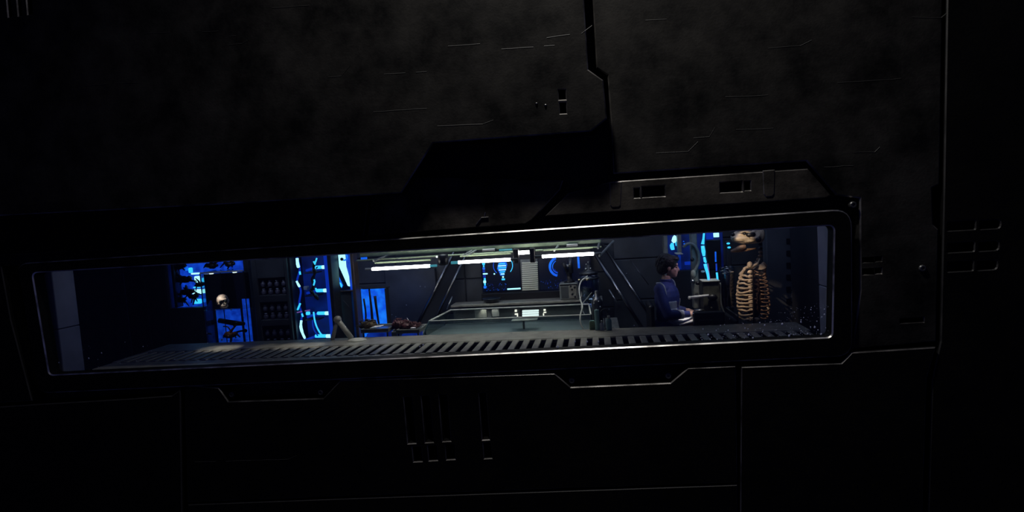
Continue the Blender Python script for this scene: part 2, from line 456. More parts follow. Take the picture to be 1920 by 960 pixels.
# plate over the window, middle and left (mostly in the shade of the upper plate)
plate([(700, 330), (1056, 338), (1050, 356), (998, 412), (985, 420), (690, 442)], (), YB-.008, .008, 'hull_worn_lit')
plate([(-400, 440), (690, 380), (682, 444), (-400, 500)], (), YB-.005, .008, 'hull_shaded')
# small hatches let into the right plate
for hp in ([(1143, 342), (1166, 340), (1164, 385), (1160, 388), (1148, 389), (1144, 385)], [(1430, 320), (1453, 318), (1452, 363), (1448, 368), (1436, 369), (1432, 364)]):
    lab(plate(hp, (), YB-.017, .005, 'hull_worn_lit', 'hatch', YB-.011), 'small tapered hatch over the window')
# plates under the window
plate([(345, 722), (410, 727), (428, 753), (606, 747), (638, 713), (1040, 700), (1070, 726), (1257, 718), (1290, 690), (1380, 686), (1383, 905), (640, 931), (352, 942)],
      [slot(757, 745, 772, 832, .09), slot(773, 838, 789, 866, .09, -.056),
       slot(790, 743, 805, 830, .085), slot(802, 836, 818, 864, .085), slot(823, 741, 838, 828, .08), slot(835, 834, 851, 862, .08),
       slot(898, 738, 911, 825, .075), slot(906, 831, 920, 860, .075)], YB-.05, .008, 'hull_shaded', em='edge2')
plate([(352, 946), (640, 935), (1383, 909), (1384, 1250), (360, 1250)], (), YB-.05, .008, 'hull_shaded')
plate([(1390, 688), (1578, 681), (1597, 661), (1755, 651), (1738, 712), (1722, 1250), (1386, 1250)], (), YB-.05, .008, 'hull_shaded', em='edge2')
plate([(-400, 790), (70, 758), (240, 748), (322, 742), (338, 730), (345, 1250), (-400, 1250)], (), YB-.05, .008, 'hull_shaded')
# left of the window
plate([(-400, 520), (2, 500), (20, 600), (60, 752), (-400, 775)], (), YB-.05, .008, 'hull_shaded')
# far right plate with six slots
rs = []
for i, (ya, yb_) in enumerate(((416, 433), (456, 474), (491, 510))):
    rs.append(rounded(slot(1776, ya, 1829-2*i, yb_, -.02), 3, 3)); rs.append(rounded(slot(1837-2*i, ya-2, 1876-3*i, yb_-3, -.02), [3, 10, 10, 3], 3))
plate([(1798, -300), (1776, 0), (1770, 360), (1764, 640), (1748, 712), (1732, 1250), (2300, 1250), (2300, -300)], rs, YB-.03, .008, 'hull_shaded', em='weld2')
# raised repair strips on the hull, the fine welded lines of the plates
for (xa, ya, xb, yb_, yf) in ((510, 15, 580, 10, UP), (840, 86, 900, 82, UP), (940, 92, 1040, 84, UP), (1025, 70, 1090, 62, UP), (720, 138, 800, 134, UP), (640, 146, 676, 143, UP),
                              (700, 210, 800, 203, UP), (820, 236, 905, 232, UP), (430, 68, 455, 65, UP), (427, 85, 454, 81, UP), (380, 60, 410, 58, UP), (590, 148, 640, 142, UP), (160, 160, 260, 154, UP), (270, 62, 320, 60, UP),
                              (1210, 38, 1250, 35, YB-.022), (1440, 90, 1500, 85, YB-.022), (1340, 182, 1440, 178, YB-.022), (1570, 155, 1690, 147, YB-.022), (1710, 32, 1765, 33, YB-.022), (1380, 243, 1450, 240, YB-.022), (1300, 258, 1330, 256, YB-.022), (1545, 313, 1600, 310, YB-.022), (1600, 285, 1640, 284, YB-.022),
                              (1230, 287, 1290, 283, YB-.022), (365, 866, 540, 861, YB-.05)):
    q = random.Random(int(xa*7+ya)); dz = .0022; mb = MB(); pts = []
    n_ = max(2, int((xb-xa)/18))
    for k_ in range(n_+1):
        t = k_/n_; pts.append(P(xa+(xb-xa)*t, ya+(yb_-ya)*t+q.uniform(-.7, .7), yf))
    if q.random() < .5: pts.append(P(xb+q.uniform(8, 22), yb_-q.uniform(6, 20), yf))
    for a, b in zip(pts, pts[1:]):
        if q.random() < .18: continue
        mb.add([(a.x, yf-.0018, a.z-dz), (b.x, yf-.0018, b.z-dz), (b.x, yf+.001, b.z+dz), (a.x, yf+.001, a.z+dz), (a.x, yf+.001, a.z-dz), (b.x, yf+.001, b.z-dz)],
               [[0, 1, 2, 3], [4, 5, 1, 0], [0, 3, 4], [1, 5, 2]])
    if mb.v: mb.build('weld_line', 'weld', hull)
# a rusty knot and two studs
for (x, y, yf) in ((1006, 194, UP), (1023, 197, UP)):
    p = P(x, y, yf); MB().ell(p, (.012, .01, .008), nu=8, nv=5).build('stud', 'rim', hull, True)
p = P(905, 408, YB-.008)
mb = MB(); mb.tube(path([(893, 421), (903, 408), (916, 407)], YB-.012), .006, 6).tube(path([(908, 408), (910, 398)], YB-.012), .005, 6)
mb.build('cable_stub', 'edge', hull)

# the window itself
win = empty('window_1', (0, YB, 0), 'long low window with a dark bevelled metal frame', 'window', kind='structure')
FY = YB-.055
fr = plate_xz('window_frame', pxz(frame_out, FY), [pxz(frame_in, FY)], FY, YB+.06, .0095, ['frame', 'rim'], win, .0095)
g = pxz(rounded([(48, 500), (1574, 408), (1572, 645), (82, 716)], 8, 3), YB+.015)
MB().prism(g, YB+.015, YB+.023).build('window_pane', 'glass', win)
# dust and dried spots low on the pane
mb = MB(); rd = random.Random(3)
def fleck(x, y, r):
    p = P(x, y, YB+.012); mb.ell((p.x, YB+.0135, p.z), (r*.8, .0015, r), nu=7, nv=4)
for i in range(230):
    x = 1240+320*rd.random()**.6; y0 = 632+(1560-x)*.049
    fleck(x, y0-6-62*rd.random()**1.7*(.4+.6*(x-1240)/320), .0015+.0055*rd.random()**4)
for i in range(55):
    x = 95+300*rd.random(); y0 = 703-(x-92)*.049
    fleck(x, y0-6-60*rd.random()**1.8, .0012+.004*rd.random()**3)
for i in range(45):
    x = 400+840*rd.random(); y0 = 703-(x-92)*.049
    fleck(x, y0-4-35*rd.random()**1.5, .001+.003*rd.random()**2)
for x, y, r in ((166, 672, .0095), (190, 662, .008), (110, 680, .007), (268, 650, .006), (793, 647, .009), (787, 650, .007), (1046, 651, .011), (1078, 641, .009), (1101, 641, .009), (1122, 641, .009), (1300, 588, .006), (1395, 640, .008), (1528, 614, .010), (1546, 590, .008), (1467, 608, .010), (1404, 628, .011), (1412, 634, .009), (1480, 630, .012), (1540, 627, .010), (1328, 628, .010), (1434, 610, .008), (1502, 604, .008)):
    fleck(x, y, r)
o = mb.build('dust', 'dust', win, True); o['kind'] = 'stuff'; lab(o, 'pale dust specks low on the pane')

# bolts
for (x, y) in ((1600, 384), (434, 740), (601, 736), (1072, 714), (1253, 705), (1730, 503)):
    p = P(x, y, YB-.03); yb0 = YB-.03
    mb = MB(); vs = []
    prof = ((.026, .03), (.026, .0), (.020, -.006), (.012, -.006), (.010, .004))
    n = 12
    for r, dy in prof:
        for k in range(n): a = 2*math.pi*k/n; vs.append((p.x+r*math.cos(a), yb0+dy, p.z+r*math.sin(a)))
    fs = [[i*n+k, i*n+(k+1) % n, (i+1)*n+(k+1) % n, (i+1)*n+k] for i in range(len(prof)-1) for k in range(n)]+[[4*n+k for k in range(n)]]
    mb.add(vs, fs); mb.build('bolt', 'bolt', hull)

# ------------------------------------------------------------------ the room shell
XL, XR, YI, YW, ZC = -8.2, 3.0, 5.06, 7.45, 2.6
def st(name, mb, m_, label, cat): return tag(mb.build(name, m_), label, cat, kind='structure')
st('floor', MB().box(XL-.1, YB+.22, -.1, XR+.1, YW+.1, 0), 'floor', 'dark deck floor of the laboratory', 'floor')
st('ceiling', MB().box(XL-.1, YB+.22, ZC, XR+.1, YW+.1, ZC+.1), 'panel_dark', 'dark laboratory ceiling', 'ceiling')
st('wall_left', MB().box(XL-.1, YB+.22, 0, XL, YW, ZC), 'panel_dark', 'dark left end wall of the laboratory', 'wall')
st('wall_right', MB().box(XR, YB+.22, 0, XR+.1, YW, ZC), 'panel_dark', 'dark right end wall of the laboratory', 'wall')
wb = empty('wall_back', (0, YW, 0), 'dark grey panelled back wall of the laboratory', 'wall', kind='structure')
MB().box(XL, YW+.012, 0, XR, YW+.1, ZC).build('wall_sheet', 'panel_dark', wb)
xs = [XL, -7.0, -5.8, -4.6, -3.5, -2.75, -1.78, -.85, -.12, .55, 1.3, 2.1, XR]
for a, b in zip(xs, xs[1:]):
    for z0, z1 in ((0, .55), (.55, 1.02), (1.02, 1.38), (1.38, 2.0), (2.0, ZC)):
        MB().box(a+.006, YW-.012, z0+.006, b-.006, YW+.02, z1-.006, .008).build('wall_panel', 'panel', wb)
# jambs of the deep window opening, each of two panels
for nm, side in (('trim_1', 'left'), ('trim_2', 'right')):
    t = empty(nm, (0, YB, 0), 'pale blue-grey panelled %s jamb of the deep window opening' % side, 'trim', kind='structure')
    if side == 'left':
        for (z0, z1) in ((.40, 1.00), (1.008, 2.1)): MB().box(-5.42, YB+.165, z0, -5.28, 5.00, z1, .006).build('jamb_panel', 'jamb', t)
    else:
        for (z0, z1) in ((.40, 1.05), (1.058, 2.1)): MB().box(1.90, YB+.165, z0, 2.04, 5.16, z1, .006).build('jamb_panel', 'jamb', t)

# ------------------------------------------------------------------ slotted ledge under the window
LZ = .63
lg = empty('slotted_ledge', (-1.3, 5.2, LZ), 'long pale grey slotted ledge running along the inside of the window', 'ledge')
LX0, LX1 = P(318, 655, 5.68).x, 1.88
MB().box(LX0, 4.68, LZ-.05, LX1, 4.93, LZ-.012, .006).build('front_rail', 'ledge', lg)
MB().box(LX0, 5.30, LZ-.05, LX1, 5.68, LZ, .012).build('back_rail', 'ledge', lg)
MB().box(LX0, 4.72, LZ-.26, LX1, 5.60, LZ-.20, .006).build('dark_slot_backing', 'black', lg)  # black sheet added so the slots read as dark shade
MB().box(LX0, 5.62, .02, LX1, 5.67, LZ-.05, .006).build('skirt', 'panel_dark', lg)
pitch = .109
k = 0
sl0 = MB().box(-.030, 4.905, LZ-.018, .030, 5.32, LZ-.004, .004).build('slat', 'ledge', lg)
x = LX0+.03; sl0.location = (x, 0, 0)
while x+pitch < LX1-.02:
    x += pitch; c = sl0.copy(); C.objects.link(c); c.location = (x, 0, 0)

# ------------------------------------------------------------------ workbench behind it
BZ = .52
bn = empty('workbench', (-1.1, 6.2, 0), 'dark steel workbench behind the ledge carrying the glass tank and trays', 'bench')
MB().box(-2.75, 5.74, BZ-.05, .22, 6.86, BZ).build('bench_top', 'bench', bn)
for (a, b) in ((-2.6, 5.8), (-2.6, 6.75), (.05, 5.8), (.05, 6.75), (-1.3, 6.75)):
    MB().box(a, b, 0, a+.07, b+.07, BZ-.05).build('leg', 'steel_dark', bn)

# ------------------------------------------------------------------ glass tank
TY0, TY1, TZ = 5.95, 6.66, .728
tl, trr = P(805, 605, TY0).x, P(1108, 590, TY0).x
bl_, br_ = P(845, 577, TY1).x, P(1104, 570, TY1).x
tk = empty('glass_tank', ((tl+trr)/2, TY0, BZ), 'large open rectangular clear glass tank on the workbench under the tube lights', 'tank')
fl = .10
def pane(a, b, c, d, t=.008):
    """pane of four corners with a small thickness"""
    a, b, c, d = map(Vector, (a, b, c, d)); nn = (b-a).cross(d-a).normalized()*t
    return MB().add([a, b, c, d, a+nn, b+nn, c+nn, d+nn], [[0, 1, 2, 3], [7, 6, 5, 4], [0, 4, 5, 1], [1, 5, 6, 2], [2, 6, 7, 3], [3, 7, 4, 0]])
A, B, Cc, D = Vector((tl, TY0, TZ)), Vector((trr, TY0, TZ)), Vector((br_, TY1, TZ)), Vector((bl_, TY1, TZ))
A2, B2, C2, D2 = Vector((tl-fl, TY0-.02, BZ+.01)), Vector((trr+.02, TY0-.02, BZ+.01)), Vector((br_+.02, TY1, BZ+.01)), Vector((bl_-fl, TY1, BZ+.01))
for q in ((A2, B2, B, A), (C2, D2, D, Cc), (D2, A2, A, D), (B2, C2, Cc, B)): pane(*q).build('glass_pane', 'tankglass', tk)
pane(A2, B2, C2, D2).build('glass_floor', 'tankglass_dull', tk)
for q in ((A, B), (B, Cc), (Cc, D), (D, A)):
    MB().tube(q, .0095, 6).build('rim_bar', 'white', tk)
lab(MB().tube((A, A2), .008, 6).build('corner_strip', 'teal', tk), 'teal corner strip')
for q in ((B, B2), (Cc, C2), (D, D2)): MB().tube(q, .006, 6).build('corner_strip', 'steel_dark', tk)
q0 = P(925, 603, 6.35)
# flat slab sunk in the tank
mb = MB(); pp = [(P(x, y, 6.25).x, P(x, y, 6.25).z) for x, y in ((960, 601), (1008, 598), (1004, 606), (964, 609))]
x0, x1 = pp[0][0], pp[1][0]
slab = empty('sample_slab', (x0, 6.2, .60), 'thin pale grey slab on a short stem standing inside the glass tank', 'slab')
MB().box(x0, 6.18, .642, x1, 6.34, .658, .005).build('slab_plate', 'ledge', slab)
MB().tube([(x0+.13, 6.26, BZ+.018), (x0+.13, 6.26, .645)], .012, 10).build('stem', 'steel_dark', slab)
# ------------------------------------------------------------------ light gantry
gz = empty('light_gantry', (P(905, 480, 6.2).x, 6.2, 1.35), 'grey-green frame of white tube lights hanging over the glass tank', 'light')
GY = 6.0
for (a, b, lend, rend) in (((690, 505.5), (806, 498), 'white', 'cap_cyan'), ((851, 493), (957, 486), 'cap_cyan', 'steel_dark'), ((1008, 482), (1113, 475), 'steel_dark', 'grey')):
    p, q = P(*a, GY), P(*b, GY); zz = (p.z+q.z)/2; p = Vector((p.x, GY, zz)); q = Vector((q.x, GY, zz))
    u = (q-p).normalized()
    tb = MB().tube([p+u*.05, q], .0175, 10).build('tube_light', 'tube', gz, True)
    MB().tube([p-u*.03, p+u*.05], .016, 10).build('tube_end', lend, tb); MB().tube([q, q+u*.08], .013, 10).build('tube_end', rend, tb)
    MB().box(p.x+.06, GY+.05, zz+.055, q.x, GY+.075, zz+.075, .003).build('reflector', 'green', gz)
p, q = P(680, 483, 6.5), P(1127, 455, 6.5)
MB().box(p.x-.02, 6.46, 1.452, q.x, 6.56, 1.512, .008).build('top_beam', 'green', gz)
MB().box(p.x, 6.30, 1.415, q.x, 6.34, 1.432, .004).build('cross_rail', 'green', gz)
MB().box(p.x+.1, 6.38, 1.405, q.x-.1, 6.44, 1.425, .004).build('cable_tray', 'steel_dark', gz)
for px in (700, 868, 876, 1040, 1122):
    a = P(px, 480, GY+.06); MB().tube([(a.x, GY+.05, 1.425), (a.x+.02, 6.52, 1.46)], .012, 6).build('side_arm', 'grey', gz)
a = P(830, 487, GY+.08); MB().lathe([(.045, -.075), (.062, -.055), (.062, .03), (.04, .05)], (a.x, GY+.10, 1.405), 16).build('hub', 'black', gz, True)
MB().ell((a.x-.062, GY+.07, 1.43), .012, nu=8, nv=6).build('hub_light', 'lampwhite', gz, True)
for px in (968, 999):
    a = P(px, 478, GY+.1); MB().box(a.x-.03, GY+.04, 1.31, a.x+.03, GY+.14, 1.47, .008).build('post', 'black', gz)
a, b = P(969, 477, 6.2), P(994, 475, 6.2); mb = MB().tube([(a.x, 6.2, 1.415), (b.x, 6.2, 1.415)], .02, 10); lab(mb.build('tube_light', 'tube', gz, True), 'short centre tube')
a, b = P(938, 471, 6.4), P(962, 470, 6.4); MB().tube([(a.x, 6.33, 1.45), (b.x, 6.33, 1.45)], .010, 8).build('tube_light', 'cap_cyan', gz, True)
for dx in (-1.45, -.1): MB().tube([(gz.location.x+dx+.8, 6.52, 1.51), (gz.location.x+dx+.8, 6.52, ZC)], .02, 8).build('hanger', 'steel_dark', gz)
a, b = P(1124, 480, 6.02), P(1150, 452, 6.6); MB().tube([a, b], .014, 6).build('end_strut', 'grey', gz)
# vents and boxes above the beam
for (x0, x1) in ((905, 930), (1062, 1085)):
    a, b = P(x0, 470, 6.4), P(x1, 470, 6.4)
    MB().box(a.x, 6.36, 1.43, b.x, 6.44, 1.47, .006).build('ballast_box', 'steel_dark', gz)

# ------------------------------------------------------------------ slanted ribs left and right of the alcove
def rib(name_label, pa, pb, pc, pd, side):
    """two rails pa-pb and pc-pd (top, bottom) with a web between"""
    r_ = empty('slanted_rib', (pb.x, pb.y, 0), name_label, 'beam')
    MB().tube([pa, pb], .022, 8).build('rail', 'rail', r_, True); MB().tube([pc, pd], .018, 8).build('rail', 'rail', r_, True)
    off = Vector((0, .04, 0))
    pane(pa+off, pb+off, pd+off, pc+off, .03).build('web', 'web', r_)
    MB().box(min(pb.x, pd.x)-.02, min(pb.y, pd.y)-.06, 0, max(pb.x, pd.x)+.02, max(pb.y, pd.y)+.10, min(pb.z, pd.z)+.01).build('foot', 'panel_dark', r_)
    return r_
def T(x, y, Y): return P(x, y, Y)
rL = rib('slanted dark rib with two shiny rails left of the glass tank', T(862, 450, 7.3), T(776, 622, 6.95), T(886, 452, 7.3), T(806, 618, 6.95), 0)
rR = rib('slanted dark rib with two shiny rails right of the glass tank', T(1104, 458, 7.3), T(1206, 618, 6.75), T(1130, 458, 7.3), T(1232, 612, 6.75), 1)
for r_, seg in ((rL, ((848, 556), (838, 580))), (rR, ((1142, 543), (1162, 576)))):
    MB().tube([T(*seg[0], 7.05), T(*seg[1], 6.98)], .010, 6).build('clip', 'steel', r_, True)
MB().tube([T(1182, 488, 7.2), T(1216, 534, 7.1)], .006, 6).build('conduit', 'steel_dark', rR, True)

# ------------------------------------------------------------------ centre alcove: console with screens
YC = 7.25
cs = empty('screen_console', (P(975, 560, YC).x, YC, 0), 'wide black wall console with two dark blue screens and a cream louvre between', 'console')
mb = MB(); pbox(mb, 902, 470, 1110, 547, YC+.05, .12); mb.build('housing', 'panel_dark', cs)
mb = MB(); pbox(mb, 903, 483, 975, 546, YC+.02, .03); s1 = mb.build('screen', 'screen', cs)
mb = MB(); pbox(mb, 1010, 478, 1108, 543, YC+.02, .03); s2 = mb.build('screen', 'screen', cs)
YS = YC+.012
def flat(parent, name, polypx, m_, Y=YS, t=.006):
    return MB().prism(pxz(polypx, Y), Y, Y+t).build(name, m_, parent)
def rectpx(x0, y0, x1, y1): 
    sl = -.056*(x1-x0); return [(x0, y0), (x1, y0+sl), (x1+.065*(y1-y0), y1+sl), (x0+.065*(y1-y0), y1)]
for y0, y1, wd, m_ in ((492, 497, 5, 'cyan'), (497.5, 501, 2.5, 'cyan'), (501.5, 506, 4.5, 'blue_bright'), (507, 511, 4.5, 'deep'), (512.5, 515, 9, 'ice'), (516, 521, 5, 'deep'), (521.5, 526, 3.5, 'cyan'), (526, 531, 5, 'ice'), (531, 535.5, 3, 'cyan'), (536, 541, 5, 'blue_bright')):
    x0 = 904+(y0-492)*.06+(0 if wd > 4 else 1.2)
    flat(s1, 'readout', rounded(rectpx(x0, y0, x0+wd, y1), 1.2, 3), m_)
# the glowing ribbed figure
flat(s1, 'figure_outline', [(934, 494), (942, 490), (949, 490), (951, 496), (949, 505), (945, 511), (946, 516), (938, 517), (936, 511), (932, 504)], 'blue_bright')
for i in range(6):
    y = 494+i*3.8; wd = (6, 7.2, 7.5, 6.8, 5, 3.5)[i]
    flat(s1, 'figure_bar', rectpx(941-wd+i*.25, y, 941+wd+i*.25, y+1.9), 'ice' if i % 2 else 'cyan', YS-.007)
flat(s1, 'figure_dot', rectpx(941.5, 518, 944.5, 521), 'ice'); flat(s1, 'figure_foot', rectpx(940.5, 522.5, 946.5, 525.5), 'cyan')
def arc(cx, cy, r, a0, a1, Y, rad, par, m_, nm='ring'):
    pts = [P(cx+r*math.cos(math.radians(a)), cy+r*math.sin(math.radians(a)), Y) for a in [a0+(a1-a0)*i/14 for i in range(15)]]
    return MB().tube(pts, rad, 6).build(nm, m_, par, True)
arc(943, 498, 18, 130, 210, YS, .005, s1, 'blue_bright'); arc(943, 498, 18, -30, 40, YS, .005, s1, 'cyan')
flat(s1, 'dot', rectpx(925.5, 512.5, 928, 515), 'ice'); flat(s1, 'progress_bar', rectpx(951, 541, 976, 543.6), 'ice')
rd = random.Random(5)
for i in range(34):
    x = 912+rd.random()*37; y = 545-(x-903)*.03-rd.random()**1.4*13
    flat(s1, 'dot', rectpx(x, y, x+.8, y+.8), 'blue_bright' if rd.random() < .4 else 'deep')
for i in range(26):
    x = 1012+rd.random()*40; y = 541-(x-1010)*.04-rd.random()**1.4*15
    flat(s2, 'dot', rectpx(x, y, x+.9, y+.9), 'blue_bright' if rd.random() < .4 else 'deep')
arc(1048, 500, 17, 100, 250, YS, .017, s2, 'blue_bright'); arc(1048, 500, 12, 100, 240, YS, .006, s2, 'blue_bright'); arc(1047, 503, 7, 100, 170, YS, .004, s2, 'deep')
flat(s2, 'light_strip', rectpx(1082, 480, 1086, 503), 'blue_bright'); flat(s2, 'light_strip', rectpx(1071, 498, 1073, 507), 'blue_bright')
# louvre of cream slats
lv = MB(); pbox(lv, 977, 486, 1009, 546, YC+.03, .02); lv = lv.build('louvre_back', 'grey', cs)
for i in range(14):
    y = 492.5+i*3.85; a, z0, c, z1 = ext(978.3+.2*i*.3, y-1.0, 1008+.2*i*.3, y-1.0+2.6, YC)
    MB().box(a, YC-.005, z0, c, YC+.03, z1, .003).build('louvre_slat', 'louvre', lv)
mb = MB(); pbox(mb, 903, 548, 1052, 562, YC-.03, .10); mb.build('black_plinth', 'black', cs)
# counter under it with lit niches
ct = empty('back_counter', (P(975, 590, 7.0).x, 7.0, 0), 'low grey counter with small lit niches along the back wall behind the tank', 'counter')
ctz = P(975, 566, 7.0).z
xa, xb = P(846, 566, 7.0).x, P(1130, 566, 7.0).x
MB().box(xa, 6.95, ctz-.03, xb, 7.22, ctz).build('counter_top', 'ledge', ct)
MB().box(xa, 7.06, 0, xb, 7.2, ctz-.03).build('counter_body', 'panel', ct)
for (x0, y0, x1, y1, m_) in ((890, 581, 913, 596, 'lampwarm'), (922, 580, 936, 594, 'lampwarm')):
    a, z0, c, z1 = ext(x0, y0, x1, y1, 7.05); MB().box(a, 7.045, z0, c, 7.07, z1, .004).build('lamp_back', 'grey', ct)
lamp('niche_lamp', 'SPOT', (P(905, 575, 6.99).x, 6.99, ctz-.04), (P(908, 590, 7.05).x, 7.06, ctz-.16), 1.6, (1, .85, .7), spot_size=1.2, spot_blend=.7, shadow_soft_size=.02)
lamp('niche_lamp', 'SPOT', (P(926, 574, 6.99).x, 6.99, ctz-.04), (P(927, 589, 7.05).x, 7.06, ctz-.16), 1.0, (1, .85, .8), spot_size=1.2, spot_blend=.7, shadow_soft_size=.02)
mb = MB(); pbox(mb, 975, 578, 1013, 601, 7.052, .03); nf = mb.build('niche_frame', 'black', ct)
for i in range(3):
    a, z0, c, z1 = ext(979, 581.5+i*4.2, 1010, 581.5+i*4.2+3.2, 7.03); MB().box(a, 7.03, z0, c, 7.055, z1, .003).build('niche_lamp', 'lampwhite', nf)
for (x0, y0, x1, y1) in ((965, 581, 969, 585), (965, 588, 971, 590.5), (969, 588, 971, 594), (1019, 580, 1023, 583), (1019, 585, 1024, 587), (1018, 588, 1020, 593)):
    mb = MB(); pbox(mb, x0, y0, x1, y1, 7.04, .02, .002); mb.build('indicator', 'lampwarm', ct)
# little things on the counter
dk = empty('shallow_dish', (P(922, 570, 7.05).x, 7.05, ctz), 'shallow dark bowl on the back counter left of the screens', 'dish')
MB().lathe([(.06, 0), (.10, .02), (.12, .055), (.115, .058), (.09, .025), (.05, .012)], (P(922, 570, 7.05).x, 7.06, ctz), 20).build('bowl', 'steel_dark', dk, True)

# ------------------------------------------------------------------ box instrument, device on it
iz = P(1068, 563, 6.96).z
a, z0, c, z1 = ext(1049, 531, 1084, 562, 6.96)
z0 = ctz
ib = empty('box_instrument', ((a+c)/2, 7.02, ctz), 'square grey electronic instrument box on the back counter right of the screens', 'instrument')
MB().box(a, 6.965, z0, c, 7.17, z1, .012).build('case', 'grey', ib)
MB().box(a+.02, 6.955, z0+.03, a+(c-a)*.48, 6.97, z1-.04, .004).build('display_plate', 'panel', ib)
MB().box(a+(c-a)*.52, 6.952, z0+.02, c-.02, 6.97, z1-.03, .004).build('control_plate', 'ledge', ib)
MB().box(a+.01, 6.958, z1-.03, c-.01, 6.968, z1-.012, .002).build('dark_slot', 'black', ib)
for u, v in ((.68, .62), (.68, .35), (.82, .75), (.82, .2), (.62, .82)):
    MB().ell((a+(c-a)*u, 6.948, z0+(z1-z0)*v), (.014, .012, .014), nu=10, nv=6).build('knob', 'black', ib, True)
dv = empty('binocular_device', ((a+c)/2, 7.05, z1), 'small dark optical device standing on top of the grey instrument box', 'instrument')
xm = (a+c)/2
MB().lathe([(.07, 0), (.075, .015), (.04, .03), (.035, .10), (.05, .12), (.05, .16), (.03, .17)], (xm+.01, 7.07, z1), 14).build('base', 'black', dv, True)
MB().tube([(xm-.01, 7.0, z1+.14), (xm-.05, 6.97, z1+.26)], [.022, .028], 10).build('eyepiece', 'black', dv, True)
MB().tube([(xm+.03, 7.04, z1+.12), (xm+.04, 7.04, z1+.32)], [.04, .03], 10).build('body_tube', 'steel_dark', dv, True)
MB().box(xm-.05, 7.0, z1+.20, xm+.02, 7.06, z1+.23).build('crossbar', 'steel', dv)

# ------------------------------------------------------------------ big glass vessel
gv = P(1106, 560, 6.83)
gj = empty('glass_vessel', (gv.x, 6.83, BZ), 'tall clear glass vessel with shiny domed metal lid right of the tank', 'jar')
rj = .122; zt = P(1106, 512, 6.83).z
MB().lathe([(rj, .01), (rj, zt-BZ-.05), (rj*.85, zt-BZ-.01), (rj*.80, zt-BZ-.01), (rj*.93, zt-BZ-.06), (rj*.93, .02)], (gv.x, 6.83, BZ), 24).build('glass_wall', 'jarglass', gj, True)
MB().lathe([(rj*.9, 0), (rj*.95, .02), (rj*.6, .035), (.045, .06), (.04, .10), (.02, .12)], (gv.x, 6.83, zt-.01), 20).build('lid', 'steel_dark', gj, True)
for dx, dz, r in ((-.025, .055, .020), (.03, .06, .012), (-.02, .11, .012), (.005, .135, .012)): MB().ell((gv.x+dx, 6.79, zt+dz), r, nu=10, nv=7).build('lid_knob', 'steel', gj, True)
MB().lathe([(rj*1.03, 0), (rj*1.05, .012), (rj*1.03, .022)], (gv.x, 6.83, zt-.07), 24).build('collar', 'steel_dark', gj, True)
for px in (1086, 1093, 1101):
    q = P(px, 525, 6.70); MB().ell((q.x, 6.71, q.z), (.018, .012, .013), nu=9, nv=6).build('clamp', 'gold', gj, True)
df = P(1119, 566, 6.3)
dfo = empty('dark_flask', (df.x, 6.3, BZ), 'black round-shouldered steel flask right of the tank', 'flask')
MB().lathe([(.06, 0), (.062, .06), (.06, df.z-BZ), (.04, df.z-BZ+.05), (.022, df.z-BZ+.06), (.025, df.z-BZ+.12), (.015, df.z-BZ+.13)], (df.x, 6.3, BZ), 18).build('body', 'steel_dark', dfo, True)
for dx, dz in ((-.03, .01), (.02, .03), (.035, -.03), (-.01, -.05)): MB().ell((df.x+dx, 6.248, df.z+dz-.02), .010, nu=8, nv=6).build('stud', 'steel', dfo, True)
# hose
mb = MB().tube(spline(path([(1100, 519, 6.5), (1090, 527, 6.48), (1086, 540, 6.45), (1088, 560, 6.3), (1092, 575, 6.05), (1088, 592, 5.86), (1089, 607, 5.78), (1097, 622, 5.72)]), 6), .008, 8)
tag(mb.build('hose', 'white', None, True), 'thin white hose looping down from the glass vessel past the tank corner', 'hose')
mb = MB().tube(spline(path([(1110, 548, 6.4), (1100, 560, 6.4), (1090, 574, 6.2), (1096, 590, 6.1)]), 6), .006, 8)
tag(mb.build('cable', 'grey', None, True), 'thin dark cable crossing the white hose at the tank corner', 'cable')

# bottles on the ledge
def bottle(px, ytop, rpx, Y, m_, label, capm, shoulder=True):
    p = P(px, ytop, Y); r = rpx*Y/F; h = p.z-LZ
    e = empty('bottle', (p.x, Y, LZ), label, 'bottle')
    pr = [(r*.95, 0), (r, .01), (r, h*.62), (r*.8, h*.74), (r*.42, h*.80), (r*.42, h*.86)] if shoulder else [(r*.95, 0), (r, .008), (r, h*.97), (r*.92, h)]
    MB().lathe(pr, (p.x, Y, LZ), 16).build('body', m_, e, True)
    if shoulder: MB().lathe([(r*.5, h*.82), (r*.55, h*.9), (r*.5, h), (r*.3, h)], (p.x, Y, LZ), 14).build('cap', capm, e, True)
    return e
bottle(1128, 601, 4.0, 5.60, 'silver', 'small squat pale bottle between the teal cylinder and the taller bottle', 'white')
bottle(1141, 592, 5.2, 5.60, 'teal', 'pale teal bottle at the right end of the row on the ledge', 'white')
e = bottle(1118.5, 581, 4.3, 5.62, 'teal', 'tall narrow pale teal cylinder on the ledge beside the small bottles', 'teal', False)
e.name = 'graduated_cylinder'; e['category'] = 'cylinder'
gp = P(1110, 602, 5.66); e = empty('plastic_block', (gp.x, 5.66, LZ), 'low pale green translucent block left of the teal cylinder', 'block')
MB().box(gp.x-.028, 5.645, LZ, gp.x+.028, 5.675, gp.z, .006).build('block', 'green', e); MB().box(gp.x-.02, 5.648, gp.z, gp.x+.02, 5.672, gp.z+.008, .003).build('cap', 'teal', e)
rp_ = P(1133, 588, 5.64)
e = empty('ring_stand', (rp_.x, 5.645, LZ), 'small black ring on a stem behind the pale bottles', 'stand')
MB().tube([(rp_.x+.034*math.cos(t*math.pi/9), 5.645, rp_.z+.042*math.sin(t*math.pi/9)) for t in range(19)], .006, 6).build('ring', 'black', e, True)
MB().tube([(rp_.x, 5.645, LZ), (rp_.x, 5.645, rp_.z-.042)], .005, 6).build('stem', 'black', e); MB().lathe([(.022, 0), (.02, .008), (.006, .012)], (rp_.x, 5.645, LZ), 12).build('foot', 'black', e)

